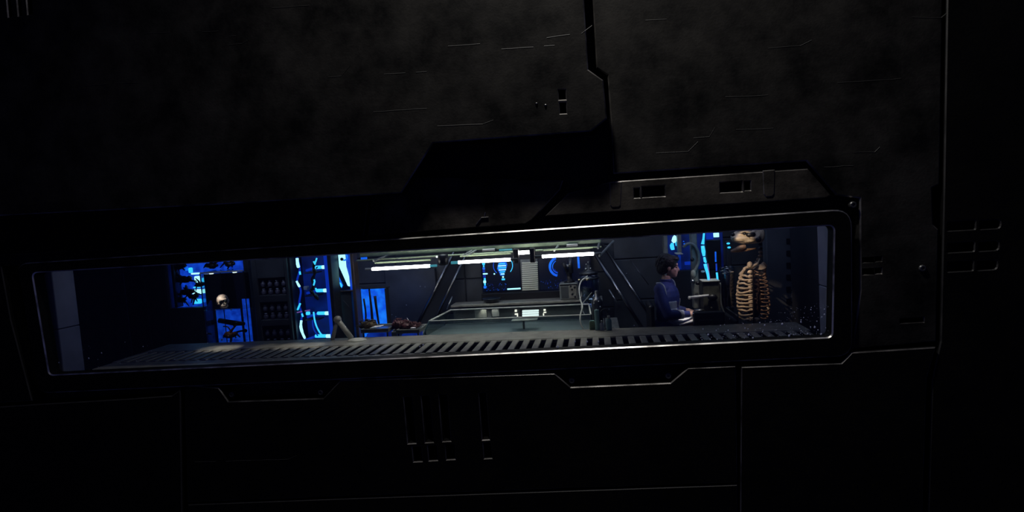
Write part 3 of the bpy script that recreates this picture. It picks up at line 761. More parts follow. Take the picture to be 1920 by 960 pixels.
# ------------------------------------------------------------------ bent white stand on the ledge
p0, p1, p2 = P(624, 643, 5.60), P(631, 600, 5.60), P(660, 640, 5.60)
aS = empty('bent_stand', (p1.x, 5.6, LZ), 'white upside-down V of thick tube standing on the ledge', 'stand')
MB().tube([(p0.x, 5.6, LZ+.002), (p1.x+.005, 5.6, p1.z)], .021, 12).build('leg', 'white', aS, True)
MB().tube([(p1.x+.012, 5.6, p1.z), (p2.x, 5.6, LZ+.006)], .029, 12).build('leg', 'white', aS, True)
MB().ell((p1.x+.012, 5.6, p1.z+.005), (.042, .042, .040), nu=16, nv=10).build('joint', 'white', aS, True)
p = P(672, 640, 5.55); tag(MB().ell((p.x, 5.52, LZ), (.105, .08, .026), nu=18, nv=8).build('white_cover', 'white', None, True), 'low rounded white cover on the ledge right of the bent stand', 'cover')

# ------------------------------------------------------------------ specimen trays
def tray(x0, x1, ytop, Y, dep, label):
    a, b = P(x0, ytop, Y).x, P(x1, ytop-.056*(x1-x0), Y).x; z = P((x0+x1)/2, ytop-.028*(x1-x0), Y).z
    e = empty('specimen_tray', ((a+b)/2, Y+dep/2, BZ), label, 'tray')
    mb = MB(); mb.box(a, Y, z-.03, b, Y+dep, z-.018, .003).build('tray_floor', 'steel', e)
    for q in ((a, Y, b, Y+.012), (a, Y+dep-.012, b, Y+dep), (a, Y+.012, a+.012, Y+dep-.012), (b-.012, Y+.012, b, Y+dep-.012)):
        MB().box(q[0], q[1], z-.045, q[2], q[3], z, .003).build('tray_side', 'grey', e)
    for fx in (a+.015, b-.03):
        for fy in (Y+.01, Y+dep-.03): MB().box(fx, fy, BZ, fx+.016, fy+.016, z-.04, .002).build('leg', 'steel_dark', e)
    MB().box(a+.05, Y+.03, BZ, b-.05, Y+dep-.03, z-.06, .008).build('blue_cassette', 'blue_dim', e)
    return a, b, z
t1 = tray(676, 728, 618, 5.85, .30, 'low metal specimen tray holding the brown hide and paper')
t2 = tray(742, 786, 619, 5.85, .30, 'low metal specimen tray under the red tissue next to the tank')
def lump(name, label, m_, els, wob=.25):
    mb = MB()
    for c, r in els: mb.ell(c, r, nu=24, nv=14, wob=wob, wf=17)
    return tag(mb.build(name, m_, None, True), label, 'specimen')
c1 = P(690, 609, 5.98)
z1t = t1[2]-.018
mbx = MB()
def furry(name, label, m_, els, seed, hair_m, nh=60, hl=.03):
    e = empty(name, (els[0][0][0], els[0][0][1], els[0][0][2]-els[0][1][2]), label, 'specimen')
    mb = MB()
    for c, r in els: mb.ell(c, r, nu=24, nv=14, wob=.3, wf=17)
    mb.build('body', m_, e, True)
    q = random.Random(seed); mb = MB()
    for i in range(nh):
        c, r = q.choice(els); th, ph = q.random()*1.4, q.random()*6.28
        d = Vector((math.sin(th)*math.cos(ph), math.sin(th)*math.sin(ph), math.cos(th)))
        s0 = Vector(c)+Vector((d.x*r[0], d.y*r[1], d.z*r[2]))*.95
        mb.tube([s0, s0+d*hl*.5+Vector((q.uniform(-1, 1), q.uniform(-1, 1), .3))*hl*.5, s0+d*hl*.6+Vector((q.uniform(-1, 1), q.uniform(-1, 1), -.2))*hl], [.005, .004, .002], 5)
    o = mb.build('strands', hair_m, e, True); o['kind'] = 'stuff'
    return e
furry('hide_specimen', 'brown shaggy lump lying at the left end of the first tray', 'hide',
      [((c1.x-.02, 5.99, z1t+.045), (.07, .075, .045)), ((c1.x+.03, 6.0, z1t+.04), (.06, .07, .04)), ((c1.x-.06, 5.98, z1t+.03), (.04, .05, .03))], 2, 'hide')
p = P(708, 612, 5.95)
tag(MB().prism([(p.x-.055, t1[2]+.002), (p.x+.06, t1[2]+.012), (p.x+.06, t1[2]+.016), (p.x-.055, t1[2]+.008)], 5.86, 5.99).build('paper_sheet', 'paper'), 'folded white paper on the first specimen tray', 'paper')
c2 = P(742, 607, 6.0); z2t = t2[2]-.018
furry('tissue_specimen', 'dark red stringy tissue heap on the second tray beside the tank', 'flesh',
      [((c2.x+.03, 6.0, z2t+.05), (.085, .08, .05)), ((c2.x+.13, 6.0, z2t+.038), (.09, .07, .038)), ((c2.x+.22, 6.0, z2t+.025), (.06, .05, .025))], 3, 'flesh', 90, .035)
# support rack between the trays
tag(MB().box(t1[1]+.01, 5.9, BZ, t2[0]-.01, 6.1, t1[2]-.05).build('tray_support', 'grey'), 'small grey support block between the two specimen trays', 'support')
a = P(763, 596, 6.05); b = P(772, 610, 6.02)
tag(MB().tube([a, b, b+Vector((.06, -.02, -.012))], [.003, .004, .004], 6).build('probe', 'steel'), 'thin metal probe leaning out of the red tissue', 'tool')
a = P(776, 612, 5.93); tag(MB().ell((a.x, 5.90, t2[2]+.006), (.035, .02, .006), nu=12, nv=6).build('white_swab', 'paper', None, True), 'small white swab on the rim of the second tray', 'swab')

# ------------------------------------------------------------------ far left dark wall panels
e = empty('wall_locker', (P(282, 600, 6.3).x, 6.3, 0), 'tall dull grey locker panel left of the blue specimen window', 'locker')
a, z0, c, z1 = ext(238, 470, 321, 690, 6.44)
MB().box(a, 6.44, .03, c, 6.52, 1.9, .012).build('body', 'panel_blue', e)
MB().box(a+.02, 6.428, .1, (a+c)/2-.004, 6.44, 1.85, .004).build('door', 'panel', e); MB().box((a+c)/2+.004, 6.428, .1, c-.02, 6.44, 1.85, .004).build('door', 'panel', e)

# ------------------------------------------------------------------ left backlit specimen window
YV = 6.45
sw = empty('specimen_window', (P(395, 520, YV).x, YV, 0), 'backlit blue specimen window full of dark creatures left of the glass case', 'display')
mb = MB(); pbox(mb, 327, 470, 470, 577, YV+.09, .02); mb.build('back_light', 'blue', sw)
mb = MB(); pbox(mb, 322, 577, 388, 700, YV-.02, .12); mb.build('lower_panel', 'panel', sw)
mb = MB(); pbox(mb, 322, 470, 327, 577, YV-.02, .12); mb.build('frame_side', 'panel_dark', sw)
mb = MB(); pbox(mb, 384, 512, 470, 578, YV-.02, .10); mb.build('dark_partition', 'black', sw)
mb = MB(); pbox(mb, 464, 470, 474, 700, YV-.02, .12); mb.build('frame_side', 'panel_dark', sw)
for (x0, y0, x1, y1, m_) in ((358, 512, 374, 515, 'ice'), (364, 518, 375, 530, 'ice'), (378, 521, 384, 529, 'cyan'), (362, 538, 375, 540.5, 'cyan'), (379, 537, 382, 539, 'cyan'), (360, 543, 377, 552, 'ice'), (379, 542, 385, 550, 'ice'), (363, 561, 377, 570, 'cyan'), (380, 560, 385, 567, 'blue_bright'), (353, 502, 360, 512, 'cyan'), (345, 500, 352, 508, 'blue_bright')):
    flat(sw, 'glow_patch', rounded(rectpx(x0, y0, x1, y1), 2.5, 3), m_, YV+.07, .012)
q = random.Random(11)
def creature(px, py, sc, seed, mt='creature', YY=YV+.03):
    q = random.Random(seed); c = P(px, py, YY)
    e = empty('preserved_creature', c, 'x', 'creature')
    mb = MB(); mb.ell(c, (.085*sc, .03, .04*sc), nu=14, nv=9, wob=.4, wf=30); mb.ell(c+Vector((.07*sc, 0, .01*sc)), (.035*sc, .025, .028*sc), nu=12, nv=8, wob=.3, wf=40)
    mb.build('body', mt, e, True)
    for i in range(5):
        a = q.uniform(0, 6.28); L_ = sc*q.uniform(.08, .16)
        p1 = c+Vector((math.cos(a), 0, math.sin(a)*.7))*L_*.5+Vector((0, q.uniform(-.01, .01), q.uniform(0, .03)))
        p2 = p1+Vector((math.cos(a+q.uniform(-.7, .7)), 0, math.sin(a+q.uniform(-.9, .9))-.3))*L_*.6
        MB().tube(spline([c, p1, p2], 4), [(.024*(1-.09*k_))*sc for k_ in range(9)], 6).build('limb', mt, e, True)
    return e
for (px, py, sc, sd, lb) in ((336, 500, 1.0, 1, 'dark many-limbed creature at the upper left of the blue specimen window'), (344, 524, 1.15, 2, 'dark spread-limbed creature in the middle of the blue specimen window'),
                             (350, 548, 1.1, 3, 'dark creature low at the left of the blue specimen window'), (338, 562, .8, 4, 'small dark creature in the lower left corner of the blue specimen window'),
                             (374, 534, .75, 5, 'dark creature between the two bright lights of the blue specimen window'), (362, 556, .8, 6, 'dark creature beneath the brightest light in the blue specimen window'),
                             (396, 499, .9, 8, 'dark creature at the top above the glass case'), (430, 496, .8, 9, 'dark creature at the top right above the glass case')):
    creature(px, py, sc, sd)['label'] = lb
# blue panel behind the glass case, below
bp_ = empty('blue_light_panel', (P(438, 610, YV).x, YV, 0), 'plain blue glowing panel behind the lower half of the glass case', 'panel')
mb = MB(); pbox(mb, 410, 579, 455, 700, YV+.03, .02); mb.build('panel_sheet', 'blue', bp_)
mb = MB(); pbox(mb, 456, 579, 460, 700, YV+.02, .03); mb.build('divider', 'panel_dark', bp_)
mb = MB(); pbox(mb, 460, 560, 473, 700, YV-.03, .01); mb.build('side_strip', 'blue', bp_)
# ------------------------------------------------------------------ glass case with a skull
CY0, CY1 = 6.0, 6.36
ca = empty('glass_case', (P(425, 600, CY0).x, CY0, 0), 'tall glass display case with a skull on its shelf left of the jar rack', 'display case')
a, _, c, zt = ext(384, 511, 465, 690, CY0); zt = P(424, 510, CY0).z
MB().box(a, CY0, zt-.004, c, CY1, zt+.012, .004).build('top_glass', 'tankglass', ca)
MB().box(a, CY0-.008, zt-.004, c, CY0, zt+.012, .003).build('top_edge', 'white', ca)
zs = P(424, 580, CY0).z; zs2 = P(424, 640, CY0).z
for z_, nm in ((zs, 'shelf'), (zs2, 'shelf')): MB().box(a+.01, CY0+.01, z_-.008, c-.01, CY1-.01, z_, .002).build(nm, 'tankglass', ca)
MB().box(a, CY0, .3, c, CY0+.006, zt-.006, .001).build('front_pane', 'tankglass', ca)
MB().box(a, CY0+.008, .3, a+.006, CY1, zt-.006, .001).build('side_pane', 'tankglass', ca); MB().box(c-.006, CY0+.008, .3, c, CY1, zt-.006, .001).build('side_pane', 'tankglass', ca)
MB().box(a-.02, CY0-.02, .0, c+.02, CY1+.02, .3, .008).build('plinth', 'panel_dark', ca)
for (fx, fy) in ((a, CY0), (c, CY0), (a, CY1), (c, CY1)): MB().tube([(fx, fy, .3), (fx, fy, zt)], .006, 6).build('corner_post', 'steel_dark', ca)
for px in (397, 441): q_ = P(px, 519, CY0+.15); MB().lathe([(.022, -.012), (.026, 0), (.02, .006)], (q_.x, CY0+.15, zt-.014), 12).build('downlight', 'lampwhite', ca, True)
for (px, py) in ((384, 584), (404, 583), (433.5, 580.5)): q_ = P(px, py, CY0-.004); MB().ell((q_.x, CY0-.006, zs-.004), (.012, .006, .008), nu=8, nv=6).build('shelf_clip', 'teal' if px != 404 else 'steel', ca, True)
q_ = P(409, 646, CY0); MB().ell((q_.x, CY0-.006, q_.z), (.012, .006, .008), nu=8, nv=6).build('shelf_clip', 'steel', ca, True)
# skull
def remesh(mb, vox, name, mt, parent=None, smooth_it=3, extra=None):
    o = mb.build(name+'_raw', mt if isinstance(mt, str) else mt[0])
    md = o.modifiers.new('r', 'REMESH'); md.mode = 'VOXEL'; md.voxel_size = vox; md.use_smooth_shade = True
    ms = o.modifiers.new('s', 'SMOOTH'); ms.iterations = smooth_it; ms.factor = .5
    dg = bpy.context.evaluated_depsgraph_get(); me = bpy.data.meshes.new_from_object(o.evaluated_get(dg)); me.name = name
    bpy.data.objects.remove(o)
    me.materials.clear()
    for q in ([mt] if isinstance(mt, str) else mt): me.materials.append(M[q])
    o = bpy.data.objects.new(name, me); C.objects.link(o)
    me.polygons.foreach_set('use_smooth', [True]*len(me.polygons))
    if parent is not None: o.parent = parent; o.matrix_parent_inverse = inv(parent)
    return o
sk = P(417, 562, 6.15)
sx, sy, sz = sk.x, 6.15, zs+.085
se = empty('skull', (sx, sy, zs), 'pale pinkish humanoid skull on the upper shelf of the glass case', 'skull')
turn = Matrix.Rotation(math.radians(40), 3, 'Z') @ Matrix.Rotation(math.radians(-7), 3, 'Y')
def K(x, y, z): return Vector((sx, sy, sz))+turn @ Vector((x, y, z))
mb = MB(); mb.ell(K(0, .01, .012), (.068, .085, .070), turn); mb.ell(K(0, -.045, -.045), (.044, .042, .04), turn)
for q_ in (-1, 1): mb.ell(K(q_*.040, -.058, -.022), (.024, .02, .018), turn); mb.ell(K(q_*.066, .01, -.012), (.008, .02, .018), turn)
mb.ell(K(0, -.07, .018), (.052, .02, .012), turn); mb.ell(K(0, -.076, -.056), (.03, .02, .018), turn)
remesh(mb, .006, 'cranium', 'skull', se)
for dx in (-.029, .029): MB().ell(K(dx, -.079, -.003), (.019, .010, .017), turn, nu=12, nv=8).build('eye_socket', 'black', se, True)
MB().ell(K(0, -.086, -.032), (.009, .006, .012), turn, nu=10, nv=6).build('nose_hole', 'black', se, True)
MB().tube(spline([K(-.038, -.055, -.060), K(-.022, -.080, -.078), K(.022, -.080, -.078), K(.038, -.055, -.060)], 5), .011, 8).build('jaw', 'skull', se, True)
MB().box(sx-.03, sy-.02, zs, sx+.03, sy+.04, zs+.02, .003).build('mount', 'black', se)
# creature on the lower shelf
cr = creature(430, 628, 1.0, 21, 'creature_red', 6.12); cr['label'] = 'reddish brown preserved creature on the lower shelf of the glass case'
zc = P(430, 628, 6.12)
for (px, py) in ((428, 630), (442, 633), (416, 637)): MB().ell(P(px, py, 6.07), .010, nu=8, nv=6).build('pale_knob', 'skull', cr, True)
MB().tube(spline(path([(419, 612, 6.12), (427, 613, 6.12), (432, 620, 6.12)]), 4), .008, 6).build('tail', 'creature_red', cr, True)
mb = MB(); mb.tube(path([(411, 601, 6.25), (440, 606, 6.25), (458, 607, 6.25)]), [.030, .034, .022], 8).tube(path([(438, 608, 6.25), (440, 613, 6.25)]), .012, 6)
tag(mb.build('dark_limb', 'creature', None, True), 'dark preserved limb hung across the middle of the glass case', 'specimen')
mb = MB(); mb.tube(spline(path([(438, 625, 6.28), (450, 621, 6.28), (461, 620, 6.28)]), 4), .012, 6).ell(P(459, 620, 6.28), (.03, .02, .022), wob=.3)
tag(mb.build('dark_claw', 'creature', None, True), 'dark thin claw specimen at the lower right of the glass case', 'specimen')

# ------------------------------------------------------------------ jar rack
RY = 6.10
rk = empty('jar_rack', (P(513, 600, RY).x, RY, 0), 'tall dark rack of three square trays of round jars right of the glass case', 'rack')
a, _, c, ztop = ext(478, 505, 545, 660, RY); ztop = 1.55
comps = [(485, 520, 537, 553), (488, 565.5, 540, 599), (491, 610, 544, 648)]
cells = []
for (x0, y0, x1, y1) in comps:
    A0, z0, C0, z1 = ext(x0, y0+1.2, x1, y1, RY); cells.append((A0, z0, C0, z1))
sa, sc_ = min(q[0] for q in cells), max(q[2] for q in cells)
sa = cells[1][0]; sc_ = cells[1][2]
MB().box(a, RY, .05, sa, RY+.18, ztop).build('side', 'panel', rk); MB().box(sc_, RY, .05, c+.0, RY+.18, ztop).build('side', 'panel', rk)
MB().box(sa, RY+.16, .05, sc_, RY+.18, ztop).build('back', 'panel_dark', rk)
zz = [(cells[0][3], ztop), (cells[1][3], cells[0][1]), (cells[2][3], cells[1][1]), (.05, cells[2][1])]
for lo, hi in zz: MB().box(sa, RY, lo, sc_, RY+.16, hi).build('tray_front', 'panel', rk)
proto = None
rows = ('top', 'middle', 'bottom'); nth = ('first', 'second', 'third', 'last')
for t in range(3):
    A0, z0, C0, z1 = sa, cells[t][1], sc_, cells[t][3]; h = z1-z0
    for r_ in range(2):
        zb = z0 if r_ == 1 else z0+h*.47
        if r_ == 0: MB().box(sa, RY+.05, zb-.008, sc_, RY+.16, zb, .002).build('jar_shelf', 'panel_dark', rk)
        for i in range(4):
            x = sa+(sc_-sa)*(i+.5)/4; y = RY+.040
            if proto is None:
                proto = bpy.data.objects.new('jar', None); C.objects.link(proto); proto.location = (0, 0, 0); proto.empty_display_size = .05
                MB().lathe([(.018, 0), (.026, .010), (.028, .030), (.024, .050), (.014, .058), (.014, .064)], (0, 0, 0), 14).build('jar_body', 'jar', proto, True)
                MB().lathe([(.016, .064), (.017, .066), (.016, .074), (.008, .076)], (0, 0, 0), 12).build('jar_lid', 'silver', proto, True)
                j = proto
            else:
                j = proto.copy(); C.objects.link(j)
                for ch in proto.children: cc = ch.copy(); C.objects.link(cc); cc.parent = j
            j.location = (x, y, zb)
            tag(j, 'dim round jar, %s tray of the rack, %s row, %s from the left' % (rows[t], ('upper', 'lower')[r_], nth[i]), 'jar', 'round jars in the dark rack')

# ------------------------------------------------------------------ tall blue lit bay with glowing tubes
BY = 6.15
bb = empty('blue_bay', (P(585, 600, BY).x, BY, 0), 'tall narrow blue lit bay with glowing shelf lights right of the jar rack', 'cabinet')
mb = MB(); pbox(mb, 551, 465, 622, 700, BY+.26, .02); mb.build('bay_back', 'blue_dark', bb)
mb = MB(); pbox(mb, 551, 465, 563, 700, BY+.14, .02); mb.build('light_column', 'blue', bb)
mb = MB(); pbox(mb, 615, 465, 621, 700, BY+.02, .02); mb.build('light_column', 'deep', bb)
mb = MB(); pbox(mb, 549, 465, 552, 700, BY-.01, .27); mb.build('bay_side', 'panel_dark', bb)
mb = MB(); pbox(mb, 621, 465, 628, 700, BY-.01, .19); mb.build('bay_side', 'panel_dark', bb)
for (x0, y0, x1, y1) in ((570, 508, 610, 501), (571, 551, 613, 545), (572, 596, 616, 588), (562, 642, 618, 631)):
    p, q2 = P(x0, y0, BY+.1), P(x1, y1, BY+.02)
    zz_ = p.z; sh = MB().tube([(p.x, BY+.16, p.z), (p.x+(q2.x-p.x)*.55, BY+.08, q2.z)], .014, 8).build('shelf_bar', 'deep', bb, True)
    MB().tube([(p.x+(q2.x-p.x)*.52, BY+.08, q2.z), (q2.x-.04, BY+.06, q2.z)], .020, 10).build('bar_light', 'cyan', sh, True)
    MB().tube([(q2.x-.055, BY+.055, q2.z), (q2.x, BY+.05, q2.z)], .0215, 10).build('bar_light', 'ice', sh, True)
    mb = MB(); mb.box(p.x, BY+.10, p.z-.035, p.x+(q2.x-p.x)*.5, BY+.24, p.z-.02, .003); mb.build('shelf', 'panel_dark', bb)
tw = empty('twisted_glass_column', (P(558, 640, BY).x, BY+.05, 0), 'glowing twisted glass tube at the left side of the blue bay', 'tube')
for pts, r_, m_ in (([(557, 484), (558, 494), (560, 502)], [.017, .019, .012], 'ice'), ([(562, 509), (563, 515)], .011, 'cyan'), ([(556, 527), (559, 533), (562, 538)], [.012, .014, .010], 'ice'), ([(563, 569), (560, 576), (558, 581)], .011, 'cyan'),
                     ([(566, 588), (568, 594)], .010, 'cyan'), ([(565, 601), (564, 612), (567, 624), (572, 635)], [.014, .017, .014, .008], 'ice'), ([(575, 640), (580, 643), (586, 646)], [.010, .011, .008], 'ice')):
    MB().tube(spline(path(pts, BY+.04), 4), r_ if not isinstance(r_, list) else [r_[min(int(k_/4), len(r_)-1)] for k_ in range((len(pts)-1)*4+1)], 8).build('glow_segment', m_, tw, True)
MB().tube(spline(path([(557, 482), (562, 505), (557, 528), (564, 545), (561, 570), (566, 590), (564, 612), (573, 637), (590, 649)], BY+.055), 5), .012, 8).build('glass_tube', 'deep', tw, True)
tw2 = empty('twisted_creature', (P(588, 520, BY).x, BY+.02, 0), 'dark coiled creature with cyan highlights hanging in the middle of the blue bay', 'creature')
MB().tube(spline(path([(593, 484), (588, 500), (590, 512), (586, 525), (588, 538), (584, 546), (591, 554), (597, 562)], BY+.0), 5), [.012+.012*abs(math.sin(k_*.55)) for k_ in range(36)], 8).build('body', 'creature', tw2, True)
for pts in ([(594, 484), (592, 490), (590, 494)], [(588, 490), (591, 496)], [(589, 524), (590, 528), (588, 535)], [(592, 540), (593, 545)]):
    MB().tube(path(pts, BY-.022), [.009]*len(pts), 7).build('glow_highlight', 'cyan', tw2, True)  # glowing strips stand in for highlights on the dark body
for pts in ([(593, 503), (596, 500)], [(584, 540), (580, 546)]): MB().tube(path(pts, BY), [.010, .004], 7).build('fin', 'creature', tw2, True)
tw3 = empty('curved_glow_tube', (P(595, 620, BY).x, BY+.02, 0), 'thin curved glowing blue tube in the lowest part of the blue bay', 'tube')
MB().tube(spline(path([(588, 585), (590, 600), (594, 613), (600, 624), (605, 629)], BY+.02), 5), .009, 8).build('glow_tube', 'cyan', tw3, True)
MB().tube(spline(path([(586, 600), (588, 616), (596, 630)], BY+.05), 5), .008, 8).build('glass_tube', 'deep', tw3, True)
mb = MB(); pbox(mb, 568.5, 537, 576, 544, BY+.10, .06); tag(mb.build('sample_box', 'silver'), 'small pale box on the second shelf of the blue bay', 'box')
e = empty('violet_lamp', (P(570, 583, BY+.08).x, BY+.08, 0), 'thin violet strip light on the third shelf of the blue bay', 'light')
MB().tube(path([(557, 586), (566, 584)], BY+.03), .007, 6).build('strip', 'violet', e); MB().tube(path([(572, 583), (581, 581.5)], BY+.03), .007, 6).build('strip', 'violet', e)
mb = MB(); pbox(mb, 573, 585, 579, 591, BY+.11, .04); tag(mb.build('sample_cube', 'cyan'), 'small glowing cube under the violet strip in the blue bay', 'box')

# ------------------------------------------------------------------ cabinet with the white-lit screen
KY = 6.35
kb = empty('screen_cabinet', (P(647, 600, KY).x, KY, 0), 'dark cabinet with brown posts and a bright white and blue screen above', 'cabinet')
mb = MB(); pbox(mb, 630, 547, 664, 700, KY+.02, .1); mb.build('door', 'panel', kb)
mb = MB(); pbox(mb, 630, 545, 664, 547.5, KY-.01, .12); mb.build('sill', 'brown', kb)
for x0, x1 in ((624.5, 630), (664, 670)): mb = MB(); pbox(mb, x0, 465, x1, 700, KY-.01, .13); mb.build('post', 'brown', kb)
mb = MB(); pbox(mb, 630, 465, 664, 545, KY+.06, .03); ks = mb.build('screen', 'blue', kb)
flat(ks, 'dark_field', [(630, 470), (640, 470), (641, 498), (652, 520), (657, 543), (630, 545)], 'screen', KY+.05)
flat(ks, 'white_field', [(634, 478), (647, 477), (649, 500), (654, 518), (656, 537), (652, 536), (636, 500)], 'ice', KY+.043)
flat(ks, 'blue_field', [(625.5, 508), (636, 520), (643, 535), (640, 541), (626, 543)], 'blue_bright', KY+.043)
arc(628, 526, 6, -90, 60, KY+.035, .011, ks, 'cyan', 'ring'); arc(634, 536, 6, -80, 20, KY+.035, .010, ks, 'cyan', 'ring'); arc(645, 482, 6, -60, 100, KY+.030, .010, ks, 'blue_bright', 'ring')
MB().ell(P(636, 540, KY+.03), (.03, .01, .028), nu=12, nv=8).build('dark_disc', 'black', ks, True); MB().ell(P(641, 486, KY+.03), (.022, .01, .02), nu=12, nv=8).build('dark_disc', 'black', ks, True)
mb = MB().tube(path([(643, 563), (654, 575)], KY), .004, 6); mb.build('door_scratch', 'steel_dark', kb)
# small blue lit square and wall tank with dark weed
mb = MB(); pbox(mb, 676, 478, 687, 489, 6.6, .03); tag(mb.build('blue_status_light', 'blue_bright'), 'small square blue status light at the left end of the tube light frame', 'light')
wt = empty('specimen_tank', (P(702, 575, 6.5).x, 6.5, 0), 'small upright blue lit tank with dark weed strands behind the brown specimen', 'tank')
mb = MB(); pbox(mb, 680, 541, 725, 638, 6.56, .03); mb.build('back_light', 'blue_bright', wt)
a, _, c, zb_ = ext(676, 604, 728, 700, 6.60); MB().box(a, 6.60, BZ+.001, c, 6.70, zb_).build('tank_base', 'panel', wt)
for pts, r_ in (([(692, 541), (696, 575), (699, 612)], [.010, .012, .02]), ([(703, 555), (706, 580), (711, 612)], [.018, .02, .012]), ([(682, 560), (686, 590), (684, 612)], [.012, .016, .01]), ([(700, 612), (703, 600)], [.05, .01])):
    MB().tube(spline(path(pts, 6.53), 4), [r_[0]+(r_[-1]-r_[0])*k_/((len(pts)-1)*4) for k_ in range((len(pts)-1)*4+1)], 7).build('weed_strand', 'creature', wt, True)
mb = MB(); pbox(mb, 679, 539.5, 726, 541.5, 6.5, .10); mb.build('top_frame', 'panel_dark', wt)
mb = MB(); pbox(mb, 724.5, 541, 727, 640, 6.5, .10); mb.build('side_frame', 'panel_dark', wt)
# big dark side panels beside the alcove
sp_ = empty('side_panelling', (P(780, 580, 7.1).x, 7.1, 0), 'large dark panel between the blue wall tank and the left slanted rib', 'panel')
mb = MB(); pbox(mb, 728, 505, 822, 690, 7.36, .06); mb.build('panel_sheet', 'panel', sp_)
for px, py in ((788, 537), (797, 538), (762, 572), (735, 590), (742, 594)): MB().ell(P(px, py, 7.355), .009, nu=8, nv=5).build('rivet', 'steel', sp_, True)
sp2 = empty('side_panelling', (P(1200, 540, 7.1).x, 7.1, 0), 'large dark seamed panel between the right slanted rib and the seated person', 'panel')
mb = MB(); pbox(mb, 1150, 440, 1255, 483, 7.36, .06); mb.build('panel_sheet', 'panel', sp2)
mb = MB(); pbox(mb, 1152, 485, 1257, 560, 7.36, .06); mb.build('panel_sheet', 'panel', sp2)
mb = MB(); pbox(mb, 1154, 562, 1259, 690, 7.36, .06); mb.build('panel_sheet', 'panel', sp2)
for px, py in ((1175, 513), (1142, 580), (1202, 581)): MB().ell(P(px, py, 7.355), .010, nu=8, nv=5).build('rivet', 'steel', sp2, True)

# ------------------------------------------------------------------ the seated person
PYc = 6.02
hx = P(1254, 500, PYc).x
O_ = Vector((hx-.045, PYc, 0))
person = empty('person', (O_.x, O_.y, 0), 'person with short dark hair in a navy and silver uniform sitting in profile reading papers', 'person')
def L(x, y, z): return O_+Vector((x, y, z))
TW = math.radians(-22); TR = Matrix.Rotation(TW, 3, 'Z')
def LT(x, y, z): return O_+TR @ Vector((x, y, z))
mb = MB()
# trunk
mb.ell(L(0, 0, .56), (.13, .175, .12)); mb.ell(LT(.015, 0, .70), (.112, .150, .16), TR); mb.ell(LT(.012, 0, .86), (.122, .160, .17), TR); mb.ell(LT(-.005, 0, .965), (.085, .155, .075), TR)
mb.tube([LT(-.005, 0, .97), L(.005, 0, 1.02), L(.022, 0, 1.10)], [.075, .052, .048], 14)
# head (a little bowed)
hc = L(.045, 0, 1.195)
rot = Matrix.Rotation(math.radians(8), 3, 'Y')
def H(x, y, z): return hc+rot @ Vector((x, y, z))
mb.ell(H(-.01, 0, .02), (.093, .073, .090), rot); mb.ell(H(.035, 0, -.045), (.058, .057, .070), rot); mb.ell(H(.068, 0, -.092), (.024, .028, .020), rot); mb.ell(H(.070, 0, .028), (.020, .05, .02), rot)
mb.tube([H(.083, 0, .012), H(.096, 0, -.012), H(.106, 0, -.032), H(.090, 0, -.042)], [.007, .010, .012, .010], 8)
mb.ell(H(.088, 0, -.060), (.010, .020, .006), rot); mb.ell(H(.086, 0, -.073), (.010, .018, .007), rot)
for s_ in (-1, 1):
    mb.ell(H(-.005, s_*.074, -.015), (.018, .009, .030), rot); mb.ell(H(.055, s_*.036, -.030), (.024, .02, .022), rot)
    # arm
    sh, el, wr = LT(-.01, s_*.178, .975), (LT(.03, s_*.215, .72)+L(.03, s_*.215, .72))/2, L(.225, s_*.105, .700)
    mb.ell(sh, (.055, .052, .06)); mb.tube(spline([sh, sh+(el-sh)*.5+Vector((-.008, 0, 0)), el], 4), [.052, .052, .051, .050, .048, .046, .043, .041, .040], 12)
    mb.ell(el, (.042, .041, .041)); mb.tube(spline([el, el+(wr-el)*.4, wr], 4), [.041, .043, .042, .040, .037, .034, .030, .027, .025], 12)
    # hand: palm, four curled fingers, thumb
    f = (wr-el).normalized(); sd = Vector((0, -s_, 0)); sd = (sd-f*sd.dot(f)).normalized(); dn = Vector((0, 0, -1)); dn = (dn-f*dn.dot(f)).normalized()
    pc = wr+f*.045
    B_ = Matrix((f, sd, dn)).transposed()
    mb.ell(pc, (.050, .040, .018), B_); mb.tube([wr-f*.01, wr+f*.03], [.026, .030], 10)
    for i_, (ln, sp) in enumerate(((.072, .027), (.080, .009), (.075, -.009), (.058, -.026))):
        b0 = pc+f*.035+sd*sp*.95
        a1 = b0+f*ln*.42+dn*.006; a2 = a1+(f*.7+dn*.7)*ln*.32; a3 = a2+(f*.25+dn)*ln*.24
        mb.tube([b0-f*.02, b0, a1, a2, a3], [.0095, .0095, .0090, .0080, .0065], 8); mb.ell(a3, .0066, nu=8, nv=6)
    t0 = wr+f*.02+sd*.028; t1_ = t0+f*.032+sd*.022+dn*.008; t2_ = t1_+f*.026+dn*.012+sd*.002; t3_ = t2_+f*.018+dn*.006
    mb.tube([t0-sd*.012, t0, t1_, t2_, t3_], [.014, .0130, .0110, .0095, .0075], 8); mb.ell(t3_, .0076, nu=8, nv=6)
    # leg
    hp_, kn, an = L(.03, s_*.09, .54), L(.44, s_*.11, .52), L(.42, s_*.11, .10)
    mb.tube(spline([hp_, (hp_+kn)/2+Vector((0, 0, .005)), kn], 4), [.095, .093, .090, .086, .080, .075, .070, .066, .062], 14)
    mb.ell(kn, (.062, .058, .06)); mb.tube(spline([kn, kn+(an-kn)*.4+Vector((-.015, 0, 0)), an], 4), [.060, .060, .060, .057, .052, .047, .043, .040, .038], 12)
    mb.ell(an+Vector((.0, 0, -.03)), (.045, .042, .045)); mb.ell(an+Vector((.09, 0, -.065)), (.11, .045, .034))
body = remesh(mb, .0062, 'body', 'skin', person, 2)
